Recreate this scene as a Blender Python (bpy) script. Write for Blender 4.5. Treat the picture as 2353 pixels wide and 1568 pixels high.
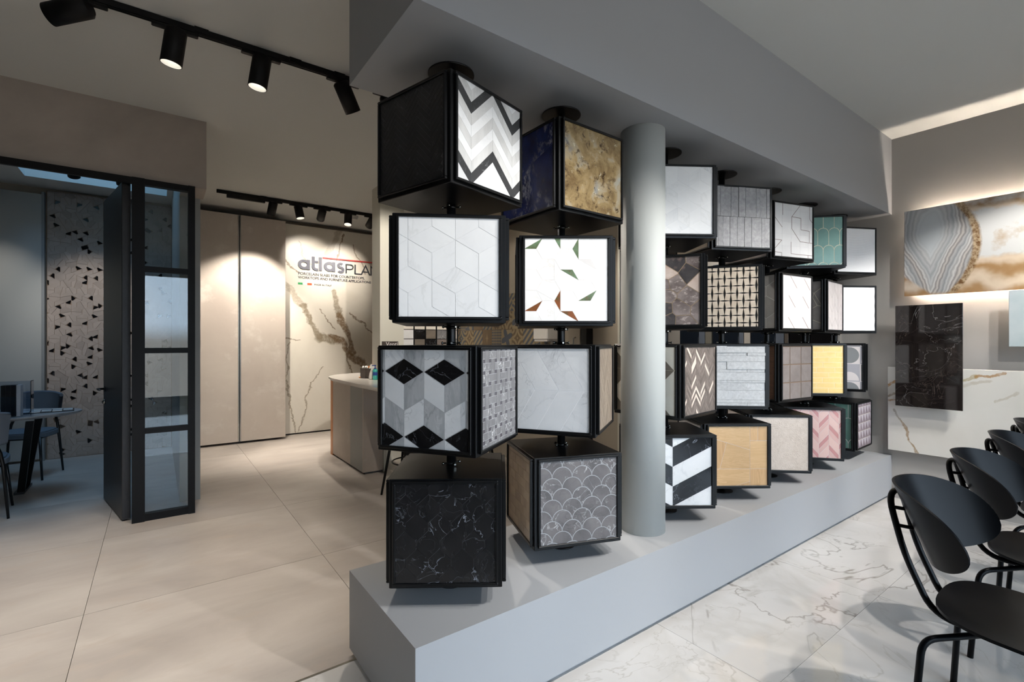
import bpy, math, random
from mathutils import Vector, Matrix
random.seed(7)
for o in list(bpy.data.objects): bpy.data.objects.remove(o)
scene = bpy.context.scene
COL = scene.collection
PI = math.pi

# ---------------------------------------------------------------- camera
CAM_F, CAM_CX, CAM_CY, CAM_H = 1111.1, 1176.5, 785.0, 1.40
CAM_A = math.atan((2689 - CAM_CX) / CAM_F)
CC, CS = math.cos(CAM_A), math.sin(CAM_A)
cam = bpy.data.cameras.new('camera'); cam_ob = bpy.data.objects.new('camera', cam); COL.objects.link(cam_ob)
cam.sensor_width = 36; cam.lens = 36 * CAM_F / 2353; cam.shift_y = 1 / 2353; cam.clip_start = 0.05
cam_ob.location = (0, 0, CAM_H); cam_ob.rotation_euler = (PI / 2, 0, -(PI / 2 - CAM_A))
scene.camera = cam_ob

def ray(x, y):
    t = (x - CAM_CX) / CAM_F
    return Vector((CC + t * CS, CS - t * CC, -(y - CAM_CY) / CAM_F))
def on_x(x, y, X): r = ray(x, y); return Vector((0, 0, CAM_H)) + r * (X / r.x)
def on_y(x, y, Y): r = ray(x, y); return Vector((0, 0, CAM_H)) + r * (Y / r.y)
def on_z(x, y, z): r = ray(x, y); return Vector((0, 0, CAM_H)) + r * ((z - CAM_H) / r.z)

# ---------------------------------------------------------------- sky, exposure, daylight portals
world = bpy.data.worlds.new('sky'); scene.world = world; world.use_nodes = True
bgn = world.node_tree.nodes['Background']
_t = world.node_tree; _tc = _t.nodes.new('ShaderNodeTexCoord'); _sp = _t.nodes.new('ShaderNodeSeparateXYZ'); _rp = _t.nodes.new('ShaderNodeValToRGB')
_t.links.new(_tc.outputs['Generated'], _sp.inputs[0]); _t.links.new(_sp.outputs[2], _rp.inputs[0]); _t.links.new(_rp.outputs[0], bgn.inputs[0])
_rp.color_ramp.elements[0].position = 0.0; _rp.color_ramp.elements[0].color = (.30, .29, .28, 1)      # street level
_rp.color_ramp.elements[1].position = 0.03; _rp.color_ramp.elements[1].color = (.67, .82, 1.0, 1)     # bright overcast sky
bgn.inputs[1].default_value = 6.9
scene.view_settings.view_transform = 'Standard'; scene.view_settings.look = 'None'
scene.view_settings.exposure = 0.12; scene.view_settings.gamma = 1.0; scene.view_settings.use_curve_mapping = False
scene.cycles.max_bounces = 6; scene.cycles.diffuse_bounces = 3; scene.cycles.glossy_bounces = 3; scene.cycles.use_adaptive_sampling = True; scene.cycles.adaptive_threshold = .05; scene.cycles.use_light_tree = True
scene.cycles.transmission_bounces = 6; scene.cycles.transparent_max_bounces = 8
scene.cycles.sample_clamp_indirect = 4.0; scene.cycles.caustics_reflective = False; scene.cycles.caustics_refractive = False
try: scene.cycles.use_denoising = True
except Exception: pass
def portal(name, loc, rot, sx, sy):
    l = bpy.data.lights.new(name, 'AREA'); l.shape = 'RECTANGLE'; l.size = sx; l.size_y = sy; l.cycles.is_portal = True
    o = bpy.data.objects.new(name, l); COL.objects.link(o); o.location = loc; o.rotation_euler = rot
ZC = 3.223      # ceiling height
WIN_Y = -3.2    # shop window wall behind the camera
portal('daylight_portal', (2.15, WIN_Y + .02, 1.5), (PI / 2, 0, PI), 5.7, 2.7)
portal('skylight_portal', (-.535, 6.4, ZC + 1.52), (0, 0, 0), 1.25, 2.08)

# ---------------------------------------------------------------- mesh helpers
class MB:
    def __init__(s): s.v = []; s.f = []; s.m = []; s.sm = []
    def add(s, vs, fs, m=0, smooth=False):
        b = len(s.v); s.v += [tuple(v) for v in vs]
        for f in fs: s.f.append([b + i for i in f]); s.m.append(m); s.sm.append(smooth)
        return s
    def box(s, x0, x1, y0, y1, z0, z1, m=0):
        vs = [(x0,y0,z0),(x1,y0,z0),(x1,y1,z0),(x0,y1,z0),(x0,y0,z1),(x1,y0,z1),(x1,y1,z1),(x0,y1,z1)]
        return s.add(vs, [(0,3,2,1),(4,5,6,7),(0,1,5,4),(1,2,6,5),(2,3,7,6),(3,0,4,7)], m)
    def cbox(s, c, hx, hy, hz, mat=None, m=0):          # oriented box
        vs = []
        for z in (-hz, hz):
            for x, y in ((-hx,-hy),(hx,-hy),(hx,hy),(-hx,hy)):
                p = Vector((x, y, z))
                vs.append(Vector(c) + (mat @ p if mat else p))
        return s.add(vs, [(0,3,2,1),(4,5,6,7),(0,1,5,4),(1,2,6,5),(2,3,7,6),(3,0,4,7)], m)
    def rbox(s, x0, x1, y0, y1, z0, z1, b=.003, m=0):    # box with chamfered edges
        def ring(z, i): return [(x0+i,y0+b if 0 else y0+i,z),(x1-i,y0+i,z),(x1-i,y1-i,z),(x0+i,y1-i,z)]
        def oct_(z, i): 
            a = i; c = i + b
            return [(x0+c,y0+a,z),(x1-c,y0+a,z),(x1-a,y0+c,z),(x1-a,y1-c,z),(x1-c,y1-a,z),(x0+c,y1-a,z),(x0+a,y1-c,z),(x0+a,y0+c,z)]
        rings = [oct_(z0, b), oct_(z0 + b, 0), oct_(z1 - b, 0), oct_(z1, b)]
        vs = sum(rings, []); fs = [tuple(range(7, -1, -1)), tuple(range(24, 32))]
        for k in range(3):
            for i in range(8): fs.append((k*8+i, k*8+(i+1)%8, k*8+8+(i+1)%8, k*8+8+i))
        return s.add(vs, fs, m)
    def prism(s, poly, z0, z1, m=0, side=None, bottom=True, smooth=False):
        n = len(poly); vs = [(p[0],p[1],z0) for p in poly] + [(p[0],p[1],z1) for p in poly]
        fs = [tuple(range(n, 2*n))]
        if bottom: fs.append(tuple(range(n-1, -1, -1)))
        s.add(vs, fs, m); b = len(s.v) - 2*n
        for i in range(n):
            s.f.append([b+i, b+(i+1)%n, b+n+(i+1)%n, b+n+i]); s.m.append(m if side is None else side); s.sm.append(smooth)
        return s
    def tube(s, path, r, n=10, m=0, cap=True, rs=None):
        P = [Vector(p) for p in path]; N = len(P); vs = []; fs = []
        up = None
        for i in range(N):
            t = (P[min(i+1,N-1)] - P[max(i-1,0)]).normalized()
            if up is None:
                up = Vector((0,0,1)) if abs(t.z) < .9 else Vector((1,0,0))
            a = t.cross(up)
            if a.length < 1e-6: a = t.cross(Vector((0,1,0)))
            a.normalize(); b = a.cross(t).normalized(); up = b
            rr = rs[i] if rs else r
            for k in range(n):
                an = 2*PI*k/n; vs.append(P[i] + a*rr*math.cos(an) + b*rr*math.sin(an))
        for i in range(N-1):
            for k in range(n): fs.append((i*n+k, i*n+(k+1)%n, (i+1)*n+(k+1)%n, (i+1)*n+k))
        s.add(vs, fs, m, True)
        if cap:
            b = len(s.v) - N*n
            s.f += [[b+k for k in range(n-1,-1,-1)], [b+(N-1)*n+k for k in range(n)]]; s.m += [m, m]; s.sm += [False, False]
        return s
    def lathe(s, prof, n=24, c=(0,0,0), m=0, mat=None, smooth=True, ends=True):
        vs = []; fs = []; L = len(prof)
        for r, z in prof:
            for k in range(n):
                p = Vector((r*math.cos(2*PI*k/n), r*math.sin(2*PI*k/n), z))
                vs.append(Vector(c) + (mat @ p if mat else p))
        for i in range(L-1):
            for k in range(n): fs.append((i*n+k, i*n+(k+1)%n, (i+1)*n+(k+1)%n, (i+1)*n+k))
        s.add(vs, fs, m, smooth)
        if ends:
            b = len(s.v) - L*n
            s.f += [[b+k for k in range(n-1,-1,-1)], [b+(L-1)*n+k for k in range(n)]]; s.m += [m, m]; s.sm += [False, False]
        return s
    def grid(s, fn, nu, nv, m=0, smooth=True, flip=False):
        vs = [fn(i/nu, j/nv) for j in range(nv+1) for i in range(nu+1)]; fs = []
        for j in range(nv):
            for i in range(nu):
                q = (j*(nu+1)+i, j*(nu+1)+i+1, (j+1)*(nu+1)+i+1, (j+1)*(nu+1)+i)
                fs.append(q[::-1] if flip else q)
        return s.add(vs, fs, m, smooth)

def obj(name, mb, mats, parent=None, loc=None, rot=None, kind=None):
    me = bpy.data.meshes.new(name); me.from_pydata(mb.v, [], mb.f)
    if not isinstance(mats, (list, tuple)): mats = [mats]
    for m in mats: me.materials.append(MAT(m) if isinstance(m, str) else m)
    me.polygons.foreach_set('material_index', mb.m); me.polygons.foreach_set('use_smooth', mb.sm)
    me.update()
    o = bpy.data.objects.new(name, me); COL.objects.link(o)
    if parent is not None: o.parent = parent
    if loc is not None: o.location = loc
    if rot is not None: o.rotation_euler = rot
    if kind: o['kind'] = kind
    return o
def tag(o, label, cat, group=None):
    o['label'] = label; o['category'] = cat
    if group: o['group'] = group
    return o
def thing(name, label, cat, loc=(0,0,0), rz=0, group=None):
    o = bpy.data.objects.new(name, None); COL.objects.link(o); o.empty_display_size = .05
    o.location = loc; o.rotation_euler = (0, 0, rz)
    return tag(o, label, cat, group)
def struct(name, mb, mats, label=None, parent=None):
    o = obj(name, mb, mats, parent)
    if parent is None: o['kind'] = 'structure'
    if label: o['label'] = label
    return o
def copy_tree(o, parent=None):
    c = o.copy(); COL.objects.link(c); c.parent = parent
    for ch in list(o.children):
        if ch.type != 'LIGHT' or True: copy_tree(ch, c)
    return c

# ---------------------------------------------------------------- materials
_M = {}
def MAT(k): return _M[k]
class NT:
    def __init__(s, name):
        s.mat = bpy.data.materials.new(name); s.mat.use_nodes = True; s.t = s.mat.node_tree
        s.b = s.t.nodes['Principled BSDF']; _M[name] = s.mat
    def n(s, typ, **kw):
        nd = s.t.nodes.new(typ)
        for k, v in kw.items():
            if k.startswith('i_'): nd.inputs[k[2:].replace('_', ' ')].default_value = v
            else: setattr(nd, k, v)
        return nd
    def l(s, a, b): s.t.links.new(a, b)
    def coord(s, rand=True, scale=(1,1,1), rot=(0,0,0)):
        tc = s.n('ShaderNodeTexCoord'); out = tc.outputs['Object']
        if rand:
            oi = s.n('ShaderNodeObjectInfo'); cm = s.n('ShaderNodeVectorMath', operation='SCALE')
            cm.inputs[0].default_value = (31.7, 17.3, 23.9); s.l(oi.outputs['Random'], cm.inputs['Scale'])
            ad = s.n('ShaderNodeVectorMath', operation='ADD'); s.l(out, ad.inputs[0]); s.l(cm.outputs[0], ad.inputs[1]); out = ad.outputs[0]
        if scale != (1,1,1) or rot != (0,0,0):
            mp = s.n('ShaderNodeMapping'); mp.inputs['Scale'].default_value = scale; mp.inputs['Rotation'].default_value = rot
            s.l(out, mp.inputs[0]); out = mp.outputs[0]
        return out
    def noise(s, co, scale, detail=4, rough=.55, dist=0):
        nd = s.n('ShaderNodeTexNoise', i_Scale=scale, i_Detail=detail, i_Roughness=rough, i_Distortion=dist)
        if co is not None: s.l(co, nd.inputs['Vector'])
        return nd.outputs['Fac'] if 'Fac' in nd.outputs else nd.outputs[0]
    def rng(s, v, a, b, c=0., d=1.):
        nd = s.n('ShaderNodeMapRange'); nd.inputs[1].default_value = a; nd.inputs[2].default_value = b
        nd.inputs[3].default_value = c; nd.inputs[4].default_value = d; s.l(v, nd.inputs[0]); return nd.outputs[0]
    def math(s, op, a, b=None):
        nd = s.n('ShaderNodeMath', operation=op)
        for i, x in enumerate((a, b)):
            if x is None: continue
            if isinstance(x, (int, float)): nd.inputs[i].default_value = x
            else: s.l(x, nd.inputs[i])
        return nd.outputs[0]
    def mix(s, fac, a, b):
        nd = s.n('ShaderNodeMix', data_type='RGBA')
        for i, x in ((0, fac), (6, a), (7, b)):
            if isinstance(x, (int, float)): nd.inputs[i].default_value = x
            elif isinstance(x, (tuple, list)): nd.inputs[i].default_value = (*x[:3], 1)
            else: s.l(x, nd.inputs[i])
        return nd.outputs[2]
    def bump(s, h, strength=.2, dist=.002):
        nd = s.n('ShaderNodeBump', i_Strength=strength, i_Distance=dist); s.l(h, nd.inputs['Height']); s.l(nd.outputs[0], s.b.inputs['Normal'])
    def fin(s, col, rough=.5, metal=0., spec=.5, coat=0.):
        if isinstance(col, (tuple, list)): s.b.inputs['Base Color'].default_value = (*col[:3], 1)
        else: s.l(col, s.b.inputs['Base Color'])
        if isinstance(rough, (int, float)): s.b.inputs['Roughness'].default_value = rough
        else: s.l(rough, s.b.inputs['Roughness'])
        s.b.inputs['Metallic'].default_value = metal; s.b.inputs['Specular IOR Level'].default_value = spec
        if coat: s.b.inputs['Coat Weight'].default_value = coat; s.b.inputs['Coat Roughness'].default_value = .03
        return s.mat
def lin(h):      # sRGB 0..255 triple -> linear
    return tuple(((c/255)/12.92 if c/255 <= .04045 else ((c/255+.055)/1.055)**2.4) for c in h)
def plain(name, c, rough=.5, metal=0, spec=.5, coat=0, grain=0, gscale=200):
    t = NT(name); c = lin(c)
    if grain:
        co = t.coord(False); n = t.noise(co, gscale, 3)
        t.bump(n, grain, .001)
    return t.fin(c, rough, metal, spec, coat)
def mottled(name, c1, c2, scale=3, detail=6, rough=.5, stretch=(1,1,1), bump=0, rand=True, spec=.5, bscale=None, c3=None, tone=0):
    t = NT(name); co = t.coord(rand, stretch); n = t.noise(co, scale, detail, .6, .4)
    col = t.mix(t.rng(n, .3, .7), lin(c1), lin(c2))
    if c3: col = t.mix(t.rng(t.noise(co, scale*3.1, 5, .6), .55, .72), col, lin(c3))
    if tone:
        oi = t.n('ShaderNodeObjectInfo'); hs = t.n('ShaderNodeHueSaturation'); t.l(t.rng(oi.outputs['Random'], 0, 1, 1-tone, 1+tone), hs.inputs['Value']); t.l(col, hs.inputs['Color']); col = hs.outputs[0]
    if bump: t.bump(t.noise(co, bscale or scale*8, 5, .6), bump, .003)
    return t.fin(col, rough, 0, spec)
def marble(name, c1, c2, veins, scale=2, rough=.2, rand=True, coat=0, stretch=(1,1,1), rot=(0,0,0), spec=.5):
    t = NT(name); co = t.coord(rand, stretch, rot)
    col = t.mix(t.rng(t.noise(co, scale, 5, .6, .6), .32, .68), lin(c1), lin(c2))
    for (vc, vs, w, st, di) in veins:
        n = t.noise(co, vs, 5, .55, di); a = t.math('ABSOLUTE', t.math('SUBTRACT', n, .5))
        v = t.rng(a, 0, w, 1, 0); msk = t.rng(t.noise(co, vs*.7 + .31, 2), .42, .62)
        f = t.math('MULTIPLY', t.math('MULTIPLY', v, msk), st)
        col = t.mix(f, col, lin(vc))
    return t.fin(col, rough, 0, spec, coat)
def wood(name, c1, c2, axis=0, scale=6, rough=.45, rand=True, tone=.1):
    st = [1, 1, 1]; st[axis] = .12
    t = NT(name); co = t.coord(rand, tuple(st)); n = t.noise(co, scale*3, 4, .6, 1.2)
    w = t.math('FRACT', t.math('MULTIPLY', n, 7)); w = t.rng(w, 0, 1, 0, 1)
    fine = t.noise(co, scale*40, 3, .6)
    col = t.mix(t.math('ADD', t.math('MULTIPLY', w, .6), t.math('MULTIPLY', fine, .4)), lin(c1), lin(c2))
    if tone:
        oi = t.n('ShaderNodeObjectInfo'); hs = t.n('ShaderNodeHueSaturation'); t.l(t.rng(oi.outputs['Random'], 0, 1, 1-tone, 1+tone), hs.inputs['Value']); t.l(col, hs.inputs['Color']); col = hs.outputs[0]
    return t.fin(col, rough)
def emit(name, c, strength):
    t = NT(name); t.b.inputs['Base Color'].default_value = (*c, 1); t.b.inputs['Emission Color'].default_value = (*c, 1); t.b.inputs['Emission Strength'].default_value = strength
    return t.mat

# room surfaces
plain('grey_paint', (158,160,163), .6, grain=.05)
plain('column_paint', (190,193,190), .6)
plain('ceiling_paint', (212,213,210), .85)
plain('wall_grey', (172,169,165), .7, grain=.05)
plain('wall_tan', (176,166,150), .7)
plain('white_paint', (214,212,200), .6)
mottled('concrete', (146,137,130), (172,162,153), 1.4, 8, .6, bump=.03, rand=False)
mottled('concrete_slab', (178,166,156), (196,186,175), 1.2, 8, .55, rand=True, c3=(204,196,186))
mottled('beige_tile', (164,155,148), (190,182,174), 1.3, 8, .36, stretch=(1, 2.2, 1), bump=.03, c3=(178,167,157), tone=.02)
marble('marble_floor', (198,194,190), (212,209,205), [((122,113,102), .9, .010, .7, 1.6), ((164,157,146), 1.7, .010, .5, 1.2), ((176,171,162), .6, .05, .35, 1.5)], .8, .06, coat=0)
marble('calacatta_plain', (222,214,200), (236,230,218), [((112,92,64), .55, .02, .85, 1.4), ((140,112,78), 1.3, .008, .8, 1.3), ((176,168,152), .5, .09, .5, 1.6)], .8, .35, rand=False, stretch=(1, 1, .55), rot=(0, .5, 0))
marble('calacatta_gold', (234,229,220), (242,239,232), [((150,105,60), .8, .014, .85, 1.3), ((190,170,140), 1.6, .01, .6, 1.2), ((200,190,175), .6, .06, .4, 1.2)], .7, .18, stretch=(1, .7, 1.3))
def vein_slab(name, c1, c2, segs, rough=.3, yz=False, warp=.28):
    # slab whose main veins follow given lines (x0,z0,x1,z1,width,colour,strength) in object XZ metres
    t = NT(name); co = t.coord(False); sp0 = t.n('ShaderNodeVectorMath', operation='MULTIPLY'); sp0.inputs[1].default_value = (1, 0, 1)
    if yz:
        sx = t.n('ShaderNodeSeparateXYZ'); cx = t.n('ShaderNodeCombineXYZ'); t.l(co, sx.inputs[0]); t.l(sx.outputs[1], cx.inputs[0]); t.l(sx.outputs[2], cx.inputs[2]); t.l(cx.outputs[0], sp0.inputs[0])
    else: t.l(co, sp0.inputs[0])
    nz = t.n('ShaderNodeTexNoise', i_Scale=3.2, i_Detail=7, i_Roughness=.62); t.l(co, nz.inputs['Vector'])
    of = t.n('ShaderNodeVectorMath', operation='SUBTRACT'); t.l(nz.outputs['Color'], of.inputs[0]); of.inputs[1].default_value = (.5, .5, .5)
    sc = t.n('ShaderNodeVectorMath', operation='MULTIPLY'); t.l(of.outputs[0], sc.inputs[0]); sc.inputs[1].default_value = (warp, 0, warp)
    ad = t.n('ShaderNodeVectorMath', operation='ADD'); t.l(sp0.outputs[0], ad.inputs[0]); t.l(sc.outputs[0], ad.inputs[1]); P = ad.outputs[0]
    col = t.mix(t.rng(t.noise(co, 1.1, 6, .6, .5), .3, .7), lin(c1), lin(c2)); streak = t.noise(co, 26, 4, .6, .5)
    for x0, z0, x1, z1, w, c, st in segs:
        pa = t.n('ShaderNodeVectorMath', operation='SUBTRACT'); t.l(P, pa.inputs[0]); pa.inputs[1].default_value = (x0, 0, z0)
        dx, dz = x1-x0, z1-z0; L2 = dx*dx+dz*dz
        dt = t.n('ShaderNodeVectorMath', operation='DOT_PRODUCT'); t.l(pa.outputs[0], dt.inputs[0]); dt.inputs[1].default_value = (dx/L2, 0, dz/L2)
        cl = t.n('ShaderNodeClamp'); t.l(dt.outputs['Value'], cl.inputs[0])
        ba = t.n('ShaderNodeVectorMath', operation='SCALE'); ba.inputs[0].default_value = (dx, 0, dz); t.l(cl.outputs[0], ba.inputs['Scale'])
        df = t.n('ShaderNodeVectorMath', operation='SUBTRACT'); t.l(pa.outputs[0], df.inputs[0]); t.l(ba.outputs[0], df.inputs[1])
        ln = t.n('ShaderNodeVectorMath', operation='LENGTH'); t.l(df.outputs[0], ln.inputs[0])
        f = t.rng(ln.outputs['Value'], w*.62, w, st, 0)
        f = t.math('MULTIPLY', f, t.rng(streak, .3, .55, .55, 1))
        col = t.mix(f, col, lin(c))
    return t.fin(col, rough)
G_, B_, T_ = (142,128,106), (118,92,60), (172,160,140)
vein_slab('calacatta', (220,212,198), (234,228,216), [
  (1.50,2.28,1.80,1.92,.05,T_,.8),(1.80,1.92,2.02,1.45,.045,G_,.9),(2.02,1.45,2.20,1.42,.09,G_,.9),(2.25,2.2,2.35,1.8,.05,G_,.8),(2.35,1.8,2.55,1.25,.06,B_,.9),(2.2,1.5,2.75,.98,.06,B_,.9),
  (2.35,3.15,2.15,2.78,.05,T_,.7),(2.40,3.1,2.3,2.7,.012,B_,.9),(1.52,1.45,1.75,1.42,.012,B_,.7),(1.58,1.4,1.56,.7,.012,G_,.8),(1.56,.7,1.66,.05,.012,G_,.8),(2.1,1.0,1.9,.75,.012,G_,.8),(1.9,.75,1.72,.05,.014,G_,.8),(1.72,2.9,1.95,2.5,.01,T_,.8),(1.5,2.7,1.72,2.45,.012,B_,.7),
  (2.5,1.85,2.9,1.5,.014,B_,.8),(2.0,1.9,2.25,1.62,.012,B_,.8),(2.55,2.95,2.75,2.5,.012,B_,.7),(2.45,1.2,2.55,.8,.014,B_,.8)], .35)
OC_ = (176,132,78)
vein_slab('white_gold', (226,222,214), (236,233,227), [(1.52,1.0,1.40,1.08,0.0165,OC_,.9),(1.52,.92,1.42,.97,0.0110,G_,.8),(1.52,.88,1.36,.90,0.0077,OC_,.7),(1.05,1.06,.92,1.12,0.0165,(190,176,140),.9),(.92,1.12,.78,1.17,0.0121,OC_,.8),(1.05,1.0,.85,1.10,0.0165,(206,198,184),.8),(.8,.92,.68,1.02,0.0110,(206,198,184),.8),(1.46,.80,1.40,.70,0.0110,G_,.7),(1.40,.70,1.36,.55,0.0110,(168,142,110),.9),(1.36,.55,1.30,.40,0.0088,(168,142,110),.9),(.6,1.15,.5,.8,0.0110,(206,198,184),.7),(.3,1.1,.1,.5,0.0110,OC_,.7)], .18, True, .16)
plain('joint_grey', (150,140,130), .8)
plain('joint_light', (205,198,188), .8)
plain('steel', (180,178,172), .25, 1)
plain('black_metal', (10,11,13), .35, 0, .4)
plain('black_matte', (10,10,11), .55, 0, .25)
plain('black_lacquer', (8,8,10), .5, 0, .22)
plain('black_frame', (7,8,10), .36, 0, .32)
plain('chair_black', (7,8,11), .34, 0, .13)
plain('fabric_blue', (98,106,116), .95, grain=.5, gscale=600)
plain('white_plastic', (226,222,216), .4)
plain('reflector', (235,235,232), .25, 0)
plain('panel_grey', (118,122,124), .55)
plain('panel_grey_light', (150,152,150), .5)
wood('dark_wood', (20,20,22), (46,44,45), 2, 7, .42)
wood('oak', (198,160,112), (222,186,140), 0, 5, .45, tone=.07)
wood('oak_vertical', (192,152,106), (218,180,134), 1, 5, .45, tone=.07)
wood('counter_wood', (176,112,62), (202,140,88), 2, 5, .45)
plain('corian', (226,220,212), .12)
plain('dark_slab', (30,37,48), .06)
plain('dark_slab_black', (22,22,24), .1)
emit('lamp_glow', (1.0, .93, .82), 14)
emit('led_warm', (1.0, .85, .70), 210)
def glass_mat(name, tint=(1,1,1), rough=0.0):
    t = NT(name); tr = t.n('ShaderNodeBsdfTransparent'); tr.inputs[0].default_value = (*tint, 1)
    gl = t.n('ShaderNodeBsdfGlossy'); gl.inputs['Roughness'].default_value = rough; gl.inputs[0].default_value = (1,1,1,1)
    fr = t.n('ShaderNodeFresnel'); fr.inputs[0].default_value = 1.5
    mx = t.n('ShaderNodeMixShader'); t.l(fr.outputs[0], mx.inputs[0]); t.l(tr.outputs[0], mx.inputs[1]); t.l(gl.outputs[0], mx.inputs[2])
    t.l(mx.outputs[0], t.t.nodes['Material Output'].inputs[0]); return t.mat
glass_mat('glass', (.86,.90,.91)); glass_mat('window_glass', (.97,.98,.98)); glass_mat('skylight_glass', (.66,.85,.98)); glass_mat('clear_acrylic', (.9,.93,.97))
# tile materials for the display cubes
marble('black_marble', (16,16,18), (30,29,30), [((150,155,165), 6, .006, .9, 1.2), ((90,92,98), 12, .006, .6, 1.0)], 8, .14)
marble('black_marble_matte', (24,24,25), (34,34,35), [((110,112,116), 9, .006, .7, 1.2)], 8, .4)
marble('charcoal_marble', (48,49,50), (62,62,64), [((150,152,155), 10, .006, .6, 1.0)], 8, .35)
marble('white_carrara', (228,229,230), (240,240,240), [((150,152,155), 7, .012, .5, 1.4), ((190,192,195), 4, .03, .35, 1.2)], 5, .18)
marble('white_plain', (236,236,236), (244,244,243), [((214,214,212), 5, .03, .4, 1.0)], 4, .2)
marble('white_bright', (244,242,238), (250,249,246), [((222,214,204), 6, .015, .4, 1.2)], 5, .2)
marble('grey_streak', (168,170,172), (202,203,204), [((140,142,145), 7, .03, .6, .5), ((220,220,220), 9, .02, .5, .5)], 9, .25, stretch=(1.6, .5, 1), rot=(0, 0, .6))
marble('light_grey_streak', (202,201,199), (224,223,221), [((186,185,183), 7, .03, .5, .5)], 7, .25, stretch=(1.8, .5, 1), rot=(0, 0, .7))
marble('grey_weave', (110,109,111), (136,135,136), [((228,228,228), 14, .02, .85, 1.2)], 12, .35, stretch=(1.5, .6, 1), rot=(0, 0, .5))
plain('weave_dot', (84,80,86), .4)
marble('grey_scale_marble', (86,82,82), (116,111,110), [((206,204,204), 9, .012, .7, 1.3), ((60,56,58), 8, .02, .5, 1.2)], 7, .2)
def lapis():
    t = NT('lapis'); co = t.coord(True, (1, .6, 1), (0,0,.4)); b = t.mix(t.rng(t.noise(co, 14, 6), .3, .7), lin((20,26,62)), lin((38,54,116)))
    n = t.noise(co, 30, 6, .7); m = t.rng(t.noise(co, 6, 3), .45, .65)
    b = t.mix(t.math('MULTIPLY', t.rng(n, .50, .62), m), b, lin((168,172,188))); return t.fin(b, .15)
lapis()
def labradorite():
    t = NT('labradorite'); co = t.coord(False)
    b = t.mix(t.rng(t.noise(co, 9, 7, .65, .6), .3, .7), lin((92,72,46)), lin((176,154,112)))
    b = t.mix(t.rng(t.noise(co, 9, 5, .6, .5), .52, .75), b, lin((150,152,146)))
    b = t.mix(t.rng(t.noise(co, 24, 6, .7, .4), .54, .66), b, lin((58,44,32)))
    b = t.mix(t.rng(t.noise(co, 5.3, 2), .64, .74), b, lin((92,112,134)))
    b = t.mix(t.rng(t.noise(co, 34, 5, .7), .62, .72), b, lin((206,196,168))); return t.fin(b, .1)
labradorite()
mottled('copper_green', (84,92,58), (120,150,118), 14, 4, .25, c3=(110,80,50))
mottled('copper_rust', (150,84,44), (104,70,40), 14, 4, .25, c3=(80,84,50))
plain('pale_shard', (226,222,219), .25)
wood('taupe_wood', (118,104,90), (160,146,130), 1, 7, .5, tone=.12)
mottled('brown_zellige', (126,106,86), (156,136,112), 6, 4, .3, tone=.12)
mottled('crystal_brown', (90,80,78), (150,138,134), 9, 6, .2, c3=(206,192,184), stretch=(1,1.6,1))
mottled('crystal_dark', (58,56,58), (84,80,80), 9, 5, .2, c3=(110,96,92))
mottled('crystal_pale', (176,150,136), (222,208,198), 8, 6, .2)
marble('brown_stone', (110,102,92), (128,119,108), [((160,152,142), 9, .01, .5, 1.1)], 8, .3)
marble('cream_marble', (226,220,208), (238,233,222), [((196,178,150), 7, .02, .5, 1.2)], 5, .25)
mottled('taupe_strip', (96,86,80), (132,121,114), 18, 5, .3, stretch=(1,.4,1), tone=.22)
plain('strip_light', (222,204,190), .3)
mottled('slate_grey', (132,132,134), (166,165,166), 40, 6, .6, bump=.5, bscale=160, tone=.07)
mottled('split_stone', (188,188,188), (216,216,215), 60, 6, .6, bump=.6, bscale=220, tone=.05)
mottled('beige_weave', (214,196,174), (228,213,193), 30, 4, .5, tone=.05)
mottled('pale_stone', (205,204,204), (218,217,216), 6, 5, .4, tone=.015)
mottled('hex_grey', (126,127,126), (142,142,141), 10, 5, .4, tone=.03)
mottled('pink_white', (228,219,215), (238,231,227), 8, 5, .35, tone=.025, stretch=(1,.5,1))
plain('line_brown', (140,104,92), .5)
wood('walnut', (58,38,28), (84,56,40), 0, 6, .45)
mottled('taupe_square', (116,107,103), (134,125,121), 14, 5, .4, tone=.05)
mottled('rough_beige', (204,190,177), (220,207,195), 40, 6, .8, bump=.9, bscale=130, rand=False)
mottled('sage_green', (112,150,142), (126,164,155), 6, 3, .2, tone=.03)
mottled('teal_green', (88,128,120), (100,140,131), 6, 3, .2, tone=.03)
mottled('warm_grey', (124,119,117), (148,143,141), 10, 5, .35, tone=.04)
plain('shard_black', (12,12,13), .15)
mottled('greige', (200,192,190), (216,209,206), 8, 5, .35, tone=.03)
mottled('yellow_brick', (230,196,118), (240,209,138), 20, 4, .4, tone=.035)
plain('yellow_dark', (208,160,54), .4)
plain('pink_light', (232,198,190), .4); plain('pink_mid', (224,184,178), .4); plain('pink_dark', (204,148,146), .4)
plain('white_gloss', (240,240,241), .16)
plain('print_grey', (128,130,132), .5); plain('print_mid', (166,164,170), .5); plain('print_pale', (220,212,210), .5)
plain('mauve', (132,118,126), .4); plain('mauve_light', (184,176,184), .4)
for nm, c in dict(g_white=(214,214,214), g_grey=(150,150,152), g_black=(40,40,42), g_charcoal=(92,92,94), g_bright=(255,255,255), g_mid=(168,168,170), g_dark=(20,20,20), g_tan=(150,128,100), g_warm=(196,180,164), g_cream=(226,220,196), g_brown=(120,100,84), g_pinkish=(236,224,220), g_pale=(238,236,234), g_line=(120,104,98), g_silver=(188,188,190), g_yellow=(248,228,184)).items(): plain(nm, c, .7)

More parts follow.
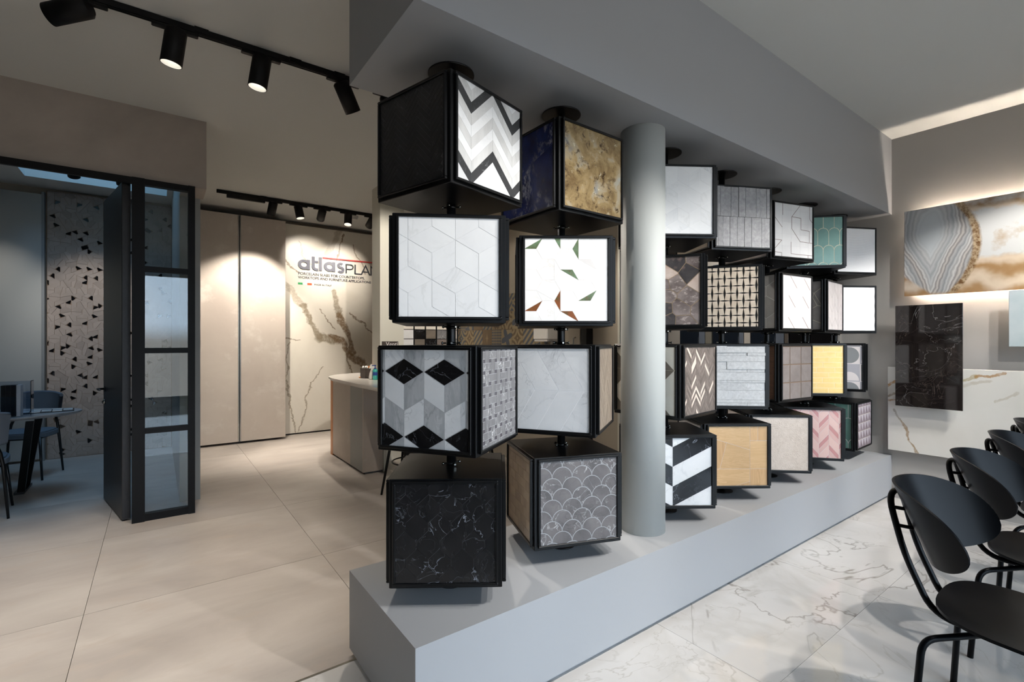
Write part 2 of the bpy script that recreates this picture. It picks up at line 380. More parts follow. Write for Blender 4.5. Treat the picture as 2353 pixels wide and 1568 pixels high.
# ---------------------------------------------------------------- 2D tile patterns (unit square, u right, v up)
def clip(poly, lo=-.012, hi=1.012):
    def cut(p, ax, lim, sgn):
        out = []
        for i in range(len(p)):
            a, b = p[i], p[(i+1) % len(p)]; ia = sgn*(a[ax]-lim) <= 0; ib = sgn*(b[ax]-lim) <= 0
            if ia: out.append(a)
            if ia != ib:
                t = (lim-a[ax])/(b[ax]-a[ax]); out.append((a[0]+t*(b[0]-a[0]), a[1]+t*(b[1]-a[1])))
        return out
    for ax in (0, 1):
        for lim, sg in ((lo, -1), (hi, 1)):
            poly = cut(poly, ax, lim, sg)
            if len(poly) < 3: return []
    return poly
def area(p): return .5*sum(p[i][0]*p[(i+1)%len(p)][1]-p[(i+1)%len(p)][0]*p[i][1] for i in range(len(p)))
def clean(p):
    q = []
    for a in p:
        if not q or math.hypot(a[0]-q[-1][0], a[1]-q[-1][1]) > 1e-5: q.append(a)
    if len(q) > 1 and math.hypot(q[0][0]-q[-1][0], q[0][1]-q[-1][1]) < 1e-5: q.pop()
    return q
def inset(p, g):
    if area(p) < 0: p = p[::-1]
    p = clean(p); n = len(p); out = []
    if n < 3: return []
    for i in range(n):
        a, b, c = p[i-1], p[i], p[(i+1) % n]
        d1 = (b[0]-a[0], b[1]-a[1]); d2 = (c[0]-b[0], c[1]-b[1])
        l1 = math.hypot(*d1); l2 = math.hypot(*d2)
        n1 = (-d1[1]/l1, d1[0]/l1); n2 = (-d2[1]/l2, d2[0]/l2)
        k = 1 + n1[0]*n2[0] + n1[1]*n2[1]
        k = max(k, .35)
        out.append((b[0] + g*(n1[0]+n2[0])/k, b[1] + g*(n1[1]+n2[1])/k))
    return out
def ngon(cx, cy, r, n, a0=0): return [(cx+r*math.cos(a0+2*PI*i/n), cy+r*math.sin(a0+2*PI*i/n)) for i in range(n)]
def rect(a, b, c, d): return [(a,c),(b,c),(b,d),(a,d)]
def split(poly, p, q):      # cut a convex polygon by the line p->q, returns left part, right part
    L, R = [], []; dx, dy = q[0]-p[0], q[1]-p[1]
    sd = lambda a: dx*(a[1]-p[1]) - dy*(a[0]-p[0])
    for i in range(len(poly)):
        a, b = poly[i], poly[(i+1) % len(poly)]; sa, sb = sd(a), sd(b)
        if sa >= 0: L.append(a)
        if sa <= 0: R.append(a)
        if sa*sb < 0:
            t = sa/(sa-sb); m = (a[0]+t*(b[0]-a[0]), a[1]+t*(b[1]-a[1])); L.append(m); R.append(m)
    return L, R
def herringbone(w, n, mat):
    out = []; c = math.cos(PI/4); R = lambda x, y: (c*x - c*y + .1, c*x + c*y)
    for m in range(-4, 5):
        for k in range(-14, 26):
            for q in (rect(k, k+n, k, k+1), rect(k, k+1, k+1, k+1+n)):
                out.append(([R((x+2*n*m)*w, y*w) for x, y in q], mat))
    return out
def chevron(edges, first, rise, th, seq, off=0.0, shift=0.0):
    """columns between edges; zigzag starts low (first=0) or high (first=1) at edges[0]"""
    out = []
    for i in range(len(edges)-1):
        u0, u1 = edges[i], edges[i+1]; hi = (i + first) % 2
        a0, a1 = (rise, 0) if hi else (0, rise)
        k = 0; v = off - 1.2*rise - (shift if i % 2 else 0)
        tot = []
        while v < 1.3:
            mt, t = seq[k % len(seq)] if isinstance(seq[0], tuple) else (seq[k % len(seq)], th)
            out.append(([(u0, v+a0), (u1, v+a1), (u1, v+a1+t), (u0, v+a0+t)], mt)); v += t; k += 1
    return out
def rhombille(a, p0, mats):
    out = []; d = lambda an: (a*math.cos(math.radians(an)), a*math.sin(math.radians(an)))
    for i in range(-6, 8):
        for j in range(-6, 8):
            P = (p0[0] + i*a*math.sqrt(3) + (j % 2)*a*math.sqrt(3)/2, p0[1] + j*1.5*a)
            for k, (x, y) in enumerate(((30, 90), (90, 150), (-30, 30))):
                A, B = d(x), d(y)
                m = mats[k] if not callable(mats) else mats(k, i, j)
                out.append(([P, (P[0]+A[0], P[1]+A[1]), (P[0]+A[0]+B[0], P[1]+A[1]+B[1]), (P[0]+B[0], P[1]+B[1])], m))
    return out
def cube_marble():
    out = []; a = .27; w = .2335
    for r in range(-1, 4):
        c = .775 - 2.5*a*r + .0
        for k in range(-3, 5):
            u = .262 + (2*k + (r % 2))*w
            out.append(([(u-w,c),(u,c-a/2),(u+w,c),(u,c+a/2)], 'black_marble'))
            for row, (ml, mr) in enumerate((('white_carrara','grey_streak'), ('grey_streak','white_carrara'))):
                y = c - a*row
                out.append(([(u-w,y),(u-w,y-a),(u,y-1.5*a),(u,y-.5*a)], ml)); out.append(([(u,y-.5*a),(u,y-1.5*a),(u+w,y-a),(u+w,y)], mr))
    return out
def pinwheel(p, q, e, mat, dot):
    out = []
    for i in range(-1, int(1/p)+2):
        for j in range(-1, int(1/q)+2):
            x, y = i*p, j*q; L, S = (1+e)/2, (1-e)/2
            a, b = (L, S) if (i+j) % 2 == 0 else (S, L)
            out.append((rect(x-a*p, x+a*p, y-b*q, y+b*q), mat)); out.append((rect(x+p/2-e*p/2, x+p/2+e*p/2, y+q/2-e*q/2, y+q/2+e*q/2), dot))
    return out
def long_hex(w, s, h, mat, off=(0,0)):
    out = []
    for j in range(-1, int(1/(s+h))+3):
        for i in range(-2, int(1/w)+3):
            x = off[0] + i*w + (j % 2)*w/2; y = off[1] + j*(s+h)
            out.append(([(x,y-s/2-h),(x+w/2,y-s/2),(x+w/2,y+s/2),(x,y+s/2+h),(x-w/2,y+s/2),(x-w/2,y-s/2)], mat(i, j) if callable(mat) else mat))
    return out
def hex_shards():
    out = []; s = .1455; cols = {(.155,.945):'copper_green', (.41,.975):'copper_green', (.625,.87):'copper_green', (.55,.57):'copper_green', (.40,.24):'copper_rust', (.775,.28):'copper_green', (.115,.155):'copper_rust', (.545,.07):'copper_rust', (.77,.70):'pale_shard', (.13,.955):'copper_green'}
    done = set(); rr = random.Random(3)
    for i in range(-2, 6):
        for j in range(-4, 4):
            cx, cy = .282 + i*1.5*s, .623 + j*math.sqrt(3)*s + (i % 2)*math.sqrt(3)*s/2; h = ngon(cx, cy, s, 6)
            cut = None
            for k in range(6):
                tc = tuple(sum(h[(k+d) % 6][x] for d in (-1,0,1))/3 for x in (0,1))
                for c, m in cols.items():
                    if c not in done and math.hypot(tc[0]-c[0], tc[1]-c[1]) < .045: cut = (k, m); done.add(c); break
                if cut: break
            if not cut and rr.random() < .35: cut = (rr.randrange(6), 'white_bright')
            if cut:
                k, m = cut; out.append(([h[k-1], h[k], h[(k+1) % 6]], m)); out.append(([h[(k+d) % 6] for d in (1,2,3,4,5)], 'white_bright'))
            else: out.append((h, 'white_bright'))
    return out
def two_row_slant():
    out = []; w = .305
    for i in range(-3, 6):
        x = i*w + .02
        out.append(([(x,.49),(x+w,.49),(x+w-w,1.02),(x-w,1.02)], 'white_carrara')); out.append(([(x-w,-.03),(x,-.03),(x+w,.49),(x,.49)], 'white_carrara'))
    return out
def bricks(w, h, mat, off=.5, shade=None, du=0, dv=0):
    out = []; j = -1
    while j*h < 1.1:
        for i in range(-2, int(1/w)+3):
            x = i*w + (j*off % 1)*w + du; out.append((rect(x, x+w, j*h+dv, j*h+h+dv), mat))
        j += 1
    return out
def scales(r, mat, pitch=None, ext=0.0, du=0., dv=0.):
    out = []; p = pitch or r; N = 10; j = -2
    while j*p < 1.3:
        for i in range(-1, int(1/(2*r))+3):
            x = i*2*r + (j % 2)*r + du; y = j*p + dv
            top = [(x+r*math.cos(PI*k/N), y+r*math.sin(PI*k/N)) for k in range(N+1)]
            yb = y - p     # row below reaches up here with its own arcs, centred at x +- r
            left = [(x-r+r*math.cos(PI/2*k/5), yb+r*math.sin(PI/2*k/5)) for k in range(5, -1, -1)]      # arc of lower-left neighbour
            right = [(x+r-r*math.cos(PI/2*k/5), yb+r*math.sin(PI/2*k/5)) for k in range(0, 6)]
            out.append((clean(top + left + right), mat))
        j += 1
    return out
def voronoi(seeds, mats):
    out = []
    for i, a in enumerate(seeds):
        poly = rect(-.02, 1.02, -.02, 1.02)
        for k, b in enumerate(seeds):
            if k == i or not poly: continue
            m = ((a[0]+b[0])/2, (a[1]+b[1])/2); d = (b[0]-a[0], b[1]-a[1])
            poly = split(poly, m, (m[0]-d[1], m[1]+d[0]))[0]
        if len(poly) > 2: out.append((poly, mats(i)))
    return out
def jitter(nx, ny, amt, seed):
    r = random.Random(seed); return [((i+.5+(j % 2)*.5-.25)/nx + r.uniform(-amt, amt)/nx, (j+.5)/ny + r.uniform(-amt, amt)/ny) for i in range(nx) for j in range(ny)]
def tri_squares():
    out = []; cw, ch = .36, .36
    for i in range(-1, 4):
        for j in range(-1, 4):
            x, y = i*cw - .1, j*ch - .06; q = rect(x, x+cw, y, y+ch)
            if (i+j) % 2: out += [([q[0],q[1],q[2]], 'cream_marble'), ([q[0],q[2],q[3]], 'brown_stone')]
            else: out += [([q[0],q[1],q[3]], 'brown_stone'), ([q[1],q[2],q[3]], 'cream_marble')]
    return out
def fine_chevron():
    r = random.Random(5); E = [-.06 + i*.1425 for i in range(9)]
    out = []
    for i in range(len(E)-1):
        hi = i % 2; a0, a1 = (.16, 0) if hi else (0, .16); v = -.3
        while v < 1.1:
            out.append(([(E[i],v+a0),(E[i+1],v+a1),(E[i+1],v+a1+.056),(E[i],v+a0+.056)], 'strip_light' if r.random() < .11 else 'taupe_strip')); v += .056
    return out
def slate_planks():
    out = []; e1 = [0,.07,.14,.27,.41,.54,.74,.81,.94,1.02]; e2 = [0,.035,.12,.25,.385,.52,.65,.84,.90,1.02]; r = random.Random(2)
    for e, a, b in ((e1, .5, 1.02), (e2, -.02, .5)):
        for i in range(len(e)-1): out.append((rect(e[i], e[i+1], a, b), 'slate_grey', r.uniform(0, .004)))
    return out
def weave():
    out = []; nx, ny = 10.3, 8; cw, ch = 1/nx, 1/ny
    gx = lambda i, j: (.036 if (i+j) % 2 == 0 else .006); gy = lambda i, j: (.006 if (i+j) % 2 == 0 else .024)
    for i in range(-1, 11):
        for j in range(-1, 9):
            x0, x1, y0, y1 = i*cw, (i+1)*cw, j*ch-.06, (j+1)*ch-.06
            q = [(x0+gx(i,j)/2, y0+gy(i,j)/2), (x1-gx(i+1,j)/2, y0+gy(i+1,j)/2), (x1-gx(i+1,j+1)/2, y1-gy(i+1,j+1)/2), (x0+gx(i,j+1)/2, y1-gy(i,j+1)/2)]
            out.append((q, 'beige_weave'))
    return out
def split_rows():
    out = []; r = random.Random(11); v = -.02; hs = [.07,.05,.16,.13,.035,.14,.05,.13,.10,.05,.12,.06]
    k = 0
    while v < 1.0:
        h = hs[k % len(hs)]; c = [.0, .72, 1.02] if k % 3 == 0 else ([-.02, .39, 1.02] if k % 3 == 1 else [-.02, 1.02])
        for a, b in zip(c[:-1], c[1:]): out.append((rect(a-.02 if a == 0 else a, b, v, v+h), 'split_stone', r.uniform(0, .0045)))
        v += h; k += 1
    return out
def oak_panels():
    A = rect(-.02, .705, .28, 1.02); up, low = split(A, (0, .82), (.705, .60)); l1, l2 = split(low, (.19, .28), (.31, .74))
    B = rect(-.02, .705, -.02, .28); b1, b2 = split(B, (.47, 0), (.705, .065))
    return [(up, 'oak'), (l1, 'oak_vertical'), (l2, 'oak'), (b1, 'oak'), (b2, 'oak_vertical'), (rect(.705,.84,.755,1.02), 'oak_vertical'), (rect(.84,1.02,.755,1.02), 'oak_vertical'), (rect(.705,1.02,.28,.755), 'oak'), (rect(.705,1.02,-.02,.28), 'oak_vertical')]
def line_inlay():
    out = []; cw, ch = .232, .226
    for i in range(-1, 5):
        for j in range(-1, 6): out.append((rect(i*cw-.03, i*cw+cw-.03, j*ch-.02, j*ch+ch-.02), 'pale_stone'))
    for ln in ([(0,.74),(.2,.55)], [(.215,1.0),(.215,.78)], [(.67,1.0),(.45,.77),(.45,.54),(.67,.31),(1.0,.30)], [(.45,.77),(.69,.76),(.69,.54),(.92,.53),(.92,.31)], [(.93,1.0),(.93,.76),(1.0,.70)], [(0,.31),(.19,.305),(0,.13)], [(.43,.29),(.43,.065),(.66,.06),(1.0,.06)], [(0,.075),(.185,.07),(.185,0)], [(.88,.06),(.88,0)]):
        for a, b in zip(ln[:-1], ln[1:]):
            d = math.hypot(b[0]-a[0], b[1]-a[1]); nx, ny = -(b[1]-a[1])/d*.0045, (b[0]-a[0])/d*.0045
            out.append(([(a[0]-nx,a[1]-ny),(b[0]-nx,b[1]-ny),(b[0]+nx,b[1]+ny),(a[0]+nx,a[1]+ny)], 'g_line', .0006))
    return out
def brown_lines():
    out = chevron([-.2+.235*i for i in range(7)], 0, .3, .32, ['pink_white'])
    L = []
    for u, v in ((.27,.99),(.74,.97),(.21,.62),(.69,.62),(.19,.21),(.68,.22)):
        L.append(([(u,v),(u+.012,v),(u+.232,v-.22),(u+.22,v-.22)], 'line_brown', .0006))
    return out + L
def semicircles():
    out = []; c = .40
    for i in range(-1, 3):
        for j in range(-1, 3):
            x, y = i*c + .16, j*c + .17; out.append((rect(x, x+c, y, y+c), 'print_pale' if (i+j) % 2 == 0 else 'print_mid'))
            N = 14
            if (i+j) % 2 == 0: p = [(x+c*.06, y+c/2)] and [(x+c/2+c*.46*math.cos(-PI/2+PI*k/N), y+c/2+c*.46*math.sin(-PI/2+PI*k/N)) for k in range(N+1)] + [(x+.02, y+c*.96), (x+.02, y+c*.04)]; m = 'print_grey'
            else: p = [(x+c/2+c*.46*math.cos(PI*k/N), y+.02+c*.5*math.sin(PI*k/N)) for k in range(N+1)]; m = 'print_pale'
            out.append((p, m, .0005))
    return out
def spikes():
    out = []; w, h = .2, .185
    for j in range(-1, 6):
        for i in range(-1, 7):
            x, y = i*w + (j % 2)*.0, j*h
            out += [([(x,y),(x+w,y),(x+w*.35,y+h)], 'mauve'), ([(x+w*.35,y+h),(x+w,y),(x+w*1.35,y+h)], 'mauve_light')]
    return out
def slab(m): return [(rect(-.012, 1.012, -.012, 1.012), m)]
def star_shards():
    base = voronoi(jitter(4, 5, .28, 9), lambda i: 'warm_grey'); out = []
    r = random.Random(1)
    for p, m in base:
        if r.random() < .45:
            k = r.randrange(len(p)); out += [([p[k-1], p[k], p[(k+1) % len(p)]], 'shard_black' if r.random() < .7 else m)]
            p = [p[(k+d) % len(p)] for d in range(1, len(p))]
        if len(p) > 2: out.append((p, m))
    return out
BRAID = [('pink_dark', .115), ('pink_light', .20), ('pink_mid', .115)]
PAT = {   # (column,row,face) -> (pieces, grout material, grout width in metres, tile height)
 (1,1,0): (lambda: herringbone(.050, 5, 'black_marble_matte'), 'g_charcoal', .0011, .0007),
 (1,1,1): (lambda: chevron([-.14,.2,.53,.86,1.2], 1, .32, .119, ['charcoal_marble','light_grey_streak','white_plain','light_grey_streak','white_plain','light_grey_streak'], .36), 'g_white', .0010, .0008),
 (1,2,0): (lambda: rhombille(.27, (.09,.777), ['white_plain']*3), 'g_white', .0013, .0010),
 (1,3,0): (cube_marble, 'g_silver', .0028, .0008),
 (1,3,1): (lambda: pinwheel(.155, .118, .36, 'grey_weave', 'weave_dot'), 'g_silver', .0016, .0008),
 (1,4,0): (lambda: long_hex(.228, .075, .107, 'black_marble', (.1,.02)), 'g_grey', .0009, .0022),
 (2,1,0): (lambda: [(p, 'lapis') for p in split(slab(0)[0][0], (1, .74), (0, .42))], 'g_grey', .001, .0008),
 (2,1,1): (lambda: slab('labradorite'), 'g_brown', .001, .0008),
 (2,2,0): (hex_shards, 'g_pinkish', .0008, .0008),
 (2,3,0): (two_row_slant, 'g_bright', .0024, .0008),
 (2,3,1): (lambda: chevron([-.1,.15,.4,.65,.9,1.15], 0, .30, .16, ['taupe_wood']), 'g_brown', .002, .0008),
 (2,4,0): (lambda: bricks(.23, .118, 'brown_zellige', .5), 'g_tan', .0014, .0008),
 (2,4,1): (lambda: scales(.129, 'grey_scale_marble', .129, 0, .02, .02), 'g_mid', .0036, .0008),
 (3,1,0): (lambda: rhombille(.2, (.3,.1), lambda k, i, j: 'white_carrara' if (i*5+j*3+k*7) % 7 == 0 else 'white_plain'), 'g_bright', .0006, .0008),
 (3,2,0): (lambda: voronoi(jitter(4, 6, .3, 21), lambda i: ['crystal_brown','crystal_dark','crystal_brown','crystal_pale','crystal_brown'][(i*3) % 5]), 'g_tan', .0034, .0008),
 (3,3,0): (tri_squares, 'g_cream', .001, .0008),
 (3,3,1): (fine_chevron, 'g_brown', .0008, .0008),
 (3,4,0): (lambda: chevron([-.2,.42,1.05], 1, .33, .293, ['black_marble','white_carrara'], .087, .293), 'g_white', .001, .0008),
 (4,1,0): (slate_planks, 'g_dark', .002, .004),
 (4,2,0): (weave, 'g_dark', .0004, .005),
 (4,3,0): (split_rows, 'g_grey', .0012, .004),
 (4,4,0): (oak_panels, 'g_pale', .0018, .0008),
 (5,1,0): (line_inlay, 'g_silver', .0006, .0008),
 (5,2,0): (lambda: long_hex(.42, .17, .13, 'hex_grey', (.2,.1)), 'g_silver', .0028, .0008),
 (5,2,1): (brown_lines, 'g_pinkish', .0003, .0008),
 (5,3,0): (lambda: bricks(.9, .12, 'walnut', .4), 'g_dark', .001, .0008),
 (5,3,1): (lambda: bricks(.375, .34, 'taupe_square', 0, None, -.12, -.03), 'g_brown', .009, .0022),
 (5,4,0): (lambda: slab('rough_beige'), 'g_warm', .001, .0022),
 (6,1,0): (lambda: scales(.105, 'sage_green', .36, 0, .0, -.05), 'g_cream', .0042, .0008),
 (6,2,0): (star_shards, 'g_cream', .003, .0008),
 (6,2,1): (lambda: chevron([-.1+.2*i for i in range(7)], 0, .2, .3, ['greige']), 'g_pale', .0022, .0008),
 (6,3,0): (lambda: bricks(.355, .108, 'yellow_brick', .34), 'g_yellow', .0045, .0008),
 (6,4,0): (lambda: chevron([-.15+.185*i for i in range(8)], 0, .215, .1, BRAID, 0, .215), 'g_pinkish', .0032, .0008),
 (7,1,0): (lambda: 'waves_fine', 'g_white', .001, .0022),
 (7,2,0): (lambda: 'waves', 'g_white', .001, .0022),
 (7,3,0): (semicircles, 'g_white', .0012, .0008),
 (7,4,0): (lambda: scales(.13, 'teal_green', .46, 0, .03, .1), 'g_white', .0042, .0008),
 (7,4,1): (spikes, 'g_cream', .0024, .0008),
}
# ---------------------------------------------------------------- room structure
YF, YB, XL, XW = 1.488, 2.172, .694, 5.345        # plinth / soffit front, back, left end, right end wall
ZP, ZS = .376, 2.545
# floors: joints run on a 1.18 m grid (beige) and a 1.2 m grid (marble)
fl = MB().box(-6, XW, WIN_Y, 8.0, -.12, -.012); floor = struct('floor', fl, 'joint_grey')
def floor_tiles(x0, x1, y0, y1, gx, gy, px, py, mat, g, top=0):
    i0 = math.floor((x0-gx)/px)
    for i in range(i0, math.ceil((x1-gx)/px)):
        for j in range(math.floor((y0-gy)/py), math.ceil((y1-gy)/py)):
            a, b = max(x0, gx+i*px)+g, min(x1, gx+(i+1)*px)-g; c, d = max(y0, gy+j*py)+g, min(y1, gy+(j+1)*py)-g
            if b-a < .02 or d-c < .02: continue
            obj('floor_tile', MB().box(a, b, c, d, -.012, top), mat, floor)
BND = 2.125
floor_tiles(-6, XW, BND+.006, 7.95, -.302, 3.29, 1.18, 1.18, 'beige_tile', .0012)
floor_tiles(-4, XW, WIN_Y, BND-.006, 2.0, .948, 1.2, 1.2, 'marble_floor', .0008)
obj('trim_1', MB().box(-4, XL+.3, BND-.006, BND+.006, -.012, .001), 'steel', floor)
# ceiling with a skylight shaft over the meeting room
SX0, SX1, SY0, SY1 = -1.17, .10, 5.35, 7.45
cl = MB()
for a in ((-6, XW, WIN_Y, SY0), (-6, SX0, SY0, SY1), (SX1, XW, SY0, SY1), (-6, XW, SY1, 8.0)): cl.box(a[0], a[1], a[2], a[3], ZC, ZC+.12)
struct('ceiling', cl, 'ceiling_paint')
sh = MB()
sh.box(SX0-.04, SX0, SY0-.04, SY1+.04, ZC+.12, ZC+1.6).box(SX1, SX1+.04, SY0-.04, SY1+.04, ZC+.12, ZC+1.6).box(SX0, SX1, SY1, SY1+.04, ZC+.12, ZC+1.6).box(SX0, SX1, SY0-.04, SY0, ZC+.12, ZC+1.6)
sk = struct('skylight_shaft', sh, 'white_paint'); obj('pane', MB().box(SX0, SX1, SY0, SY1, ZC+1.54, ZC+1.555), 'skylight_glass', sk)
# walls
struct('wall_right', MB().box(XW, XW+.15, WIN_Y, 8.0, 0, ZC), 'wall_grey')
struct('wall_back', MB().box(-6, XW+.15, 7.93, 8.08, 0, ZC), 'wall_tan')
struct('wall_left', MB().box(-6.15, -6, WIN_Y, 8.08, 0, ZC), 'wall_tan')
fw = MB().box(-6, XW+.15, WIN_Y-.2, WIN_Y, 0, .15).box(-6, XW+.15, WIN_Y-.2, WIN_Y, 2.85, ZC).box(-6, -.7, WIN_Y-.2, WIN_Y, .15, 2.85).box(5.0, XW+.15, WIN_Y-.2, WIN_Y, .15, 2.85)
struct('wall_front', fw, 'wall_grey')
wf = MB()
for x in (-.7, 1.2, 3.1, 4.94): wf.box(x, x+.06, WIN_Y-.13, WIN_Y-.07, .15, 2.85)
wf.box(-.7, 5.0, WIN_Y-.13, WIN_Y-.07, .15, .21).box(-.7, 5.0, WIN_Y-.13, WIN_Y-.07, 2.79, 2.85)
w1 = struct('window_1', wf, 'black_metal')
for x in (-.64, 1.26, 3.16): obj('pane', MB().box(x, x+1.84-.06, WIN_Y-.11, WIN_Y-.1, .21, 2.79), 'window_glass', w1)
struct('baseboard_right', MB().box(XW-.015, XW, WIN_Y, YF-.02, 0, .11), 'wall_grey')
# soffit, plinth, column of the display
struct('ceiling_soffit', MB().box(XL, XW, YF, YB, ZS, ZC), 'grey_paint', 'grey boxed soffit hanging from the ceiling above the display cubes')
pl = MB().box(XL+.03, XW, YF+.03, YB-.03, 0, .03).box(XL, XW, YF, YB, .03, ZP)
tag(obj('display_plinth', pl, 'grey_paint'), 'long grey plinth carrying all the rotating tile cubes', 'plinth')
struct('column', MB().lathe([(.118, ZP), (.118, ZS)], 48, (2.145, 1.71, 0)), 'column_paint', 'round grey column between second and third cube poles')
# meeting room: header, side wall, partition
YG = 4.74
struct('wall_header', MB().box(-6, .333, YG, YG+.06, 2.665, ZC).box(.16, .333, YG+.06, 5.10, 2.665, ZC), 'concrete')
struct('wall_side', MB().box(.16, .312, 5.10, 7.93, 0, ZC), 'panel_grey_light')
# partition behind the display (tiled kitchen wall)
XK = 3.4
struct('wall_partition', MB().box(XK, XK+.14, 2.985, 6.3, 0, ZC), 'wall_tan')
struct('trim_2', MB().box(XK-.012, XK+.15, 2.96, 2.985, 0, 2.75), 'white_paint')
# white pillar beside the counter
struct('pillar', MB().box(2.085, 2.377, 5.42, 5.675, 0, ZC), 'white_paint')

# ---------------------------------------------------------------- rotating display cubes
PX = [1.0167, 1.6484, 2.4949, 3.1266, 3.7583, 4.39, 5.0217]; PY = 1.8235
ZT = [2.3961, 1.8835, 1.378, .8663]; PH = .3998; PW = .4016; PQ = .2313; CG = .2165; LIP = .0105
TH = {(1,1):-164.56,(1,2):-120.82,(1,3):-146.63,(1,4):-124.72,(2,1):-179.19,(2,2):-126.06,(2,3):-147.09,(2,4):-200.23,(3,1):-123.0,(3,2):-145.05,(3,3):-173.36,(3,4):-125.34,(4,1):-115.78,(4,2):-144.11,(4,3):-131.96,(4,4):-124.46,(5,1):-104.87,(5,2):-184.96,(5,3):-185.29,(5,4):-131.98,(6,1):-135.5,(6,2):-175.1,(6,3):-133.25,(6,4):-139.99,(7,1):-116.11,(7,2):-121.72,(7,3):-159.06,(7,4):-177.03}
DESC = {(1,1):'black herringbone and bold grey chevron tiles', (1,2):'plain white rhombus tiles in relief', (1,3):'black, grey and white marble cube pattern', (1,4):'black marble elongated hexagons', (2,1):'dark blue stone and golden brown stone slabs', (2,2):'white hexagons with green and rust shards', (2,3):'white marble slanted slabs in two rows', (2,4):'grey fish scale tiles and brown bricks', (3,1):'white marble rhombi, half behind the column', (3,2):'brown crystal irregular polygons', (3,3):'brown strips with pale dashes and cream triangles', (3,4):'large black and white marble chevron', (4,1):'grey vertical slate planks', (4,2):'beige woven squares with black gaps', (4,3):'light grey split stone courses', (4,4):'pale oak panels', (5,1):'pale grey tiles with thin dark geometric lines', (5,2):'blush white chevron with brown dashes', (5,3):'taupe square tiles', (5,4):'rough beige stone', (6,1):'sage green scalloped tiles', (6,2):'greige chevron tiles, turned edgeways', (6,3):'yellow brick tiles', (6,4):'pink braided tiles', (7,1):'plain white panel with fine ripples', (7,2):'white panel with horizontal waves', (7,3):'grey printed semicircles', (7,4):'dark green scallops and mauve triangles'}
ROWN = ['top', 'second', 'third', 'bottom']; POLS = ['first pole', 'second pole', 'third pole', 'fourth pole', 'fifth pole', 'sixth pole', 'last pole']
POLN = ['first pole at the plinth end', 'second pole', 'pole right behind the column', 'fourth pole', 'fifth pole', 'sixth pole', 'last pole by the end wall']
SI = PW - 2*LIP; SH = PH - 2*LIP
fm = MB()      # frame with backing, panel frame: x right, y up, z out
T = PQ - CG; ZG = .0065
for a in ((-PW/2, PW/2, PH/2-LIP, PH/2), (-PW/2, PW/2, -PH/2, -PH/2+LIP)): fm.rbox(a[0], a[1], a[2], a[3], 0, T, .0018)
for a in ((-PW/2, -PW/2+LIP), (PW/2-LIP, PW/2)): fm.rbox(a[0], a[1], -PH/2+LIP, PH/2-LIP, 0, T, .0018)
fm.box(-SI/2, SI/2, -SH/2, SH/2, 0, ZG, 1)
core_mb = MB(); zb, zt = -.013, PH+.006
pts = [(CG*sx, CG*sy) for sx, sy in ((1,1),(-1,1),(-1,-1),(1,-1))]
core_mb.rbox(-CG, CG, -CG, CG, zb, zt, .002)
col_mb = MB().lathe([(.0215, 0), (.0215, .014)], 20)
bolt_mb = MB().lathe([(.003, 0), (.003, .012), (.006, .013), (.006, .018), (.004, .02)], 8)
MESH = {}
def shared(name, key, mb, mats, parent):
    if key not in MESH:
        o = obj(name, mb, mats, parent); MESH[key] = o.data; return o
    o = bpy.data.objects.new(name, MESH[key]); COL.objects.link(o); o.parent = parent; return o
HID = ['grey_streak', 'black_marble', 'white_carrara', 'slate_grey', 'brown_stone', 'pale_stone', 'greige', 'taupe_square']
def inset2(p, g, k):      # joints along one diagonal direction are almost closed
    if area(p) < 0: p = p[::-1]
    n = len(p); L = []
    for i in range(n):
        a, b = p[i], p[(i+1) % n]; d = (b[0]-a[0], b[1]-a[1]); l = math.hypot(*d); an = math.degrees(math.atan2(d[1], d[0])) % 180
        w = g*(k if abs(an-30) < 8 else 1); nn = (-d[1]/l, d[0]/l); L.append(((a[0]+nn[0]*w, a[1]+nn[1]*w), d))
    out = []
    for i in range(n):
        (p1, d1), (p2, d2) = L[i-1], L[i]; den = d1[0]*d2[1]-d1[1]*d2[0]
        if abs(den) < 1e-9: continue
        t = ((p2[0]-p1[0])*d2[1]-(p2[1]-p1[1])*d2[0])/den; out.append((p1[0]+d1[0]*t, p1[1]+d1[1]*t))
    return out
def fill_panel(panel, key):
    fn, grout, gw, th = PAT[key]; pcs = fn()
    if isinstance(pcs, str):
        k = 4.6 if pcs == 'waves' else 26; amp = .0014 if pcs == 'waves' else .0003; nv = 90 if pcs == 'waves' else 160
        ph = lambda u, v: v*k*2*PI + .9*math.sin(2*PI*u*1.1 + .8)*(1 if k < 10 else 3)
        f = lambda u, v: ((u-.5)*(SI+.004), (v-.5)*(SH+.004), ZG + .001 + amp*(1 + math.sin(ph(u, v))) )
        obj('tile', MB().grid(f, 30, nv), 'white_gloss', panel); return
    for it in pcs:
        poly, m = it[0], it[1]; dz = it[2] if len(it) > 2 else 0
        if area(poly) < 0: poly = poly[::-1]
        poly = clean(clip(poly))
        if len(poly) < 3 or abs(area(poly)) < .0006 and dz != .0006: continue
        p = [((x-.5)*SI, (y-.5)*SH) for x, y in poly]
        p = inset2(p, gw/2, .2) if key == (1,2,0) else (inset(p, gw/2) if dz not in (.0005, .0006) else p)
        if len(p) < 3 or area(p) <= 1e-6: continue
        b = MB().prism(p, ZG, ZG+th+dz, bottom=False)
        obj('tile', b, m, panel)
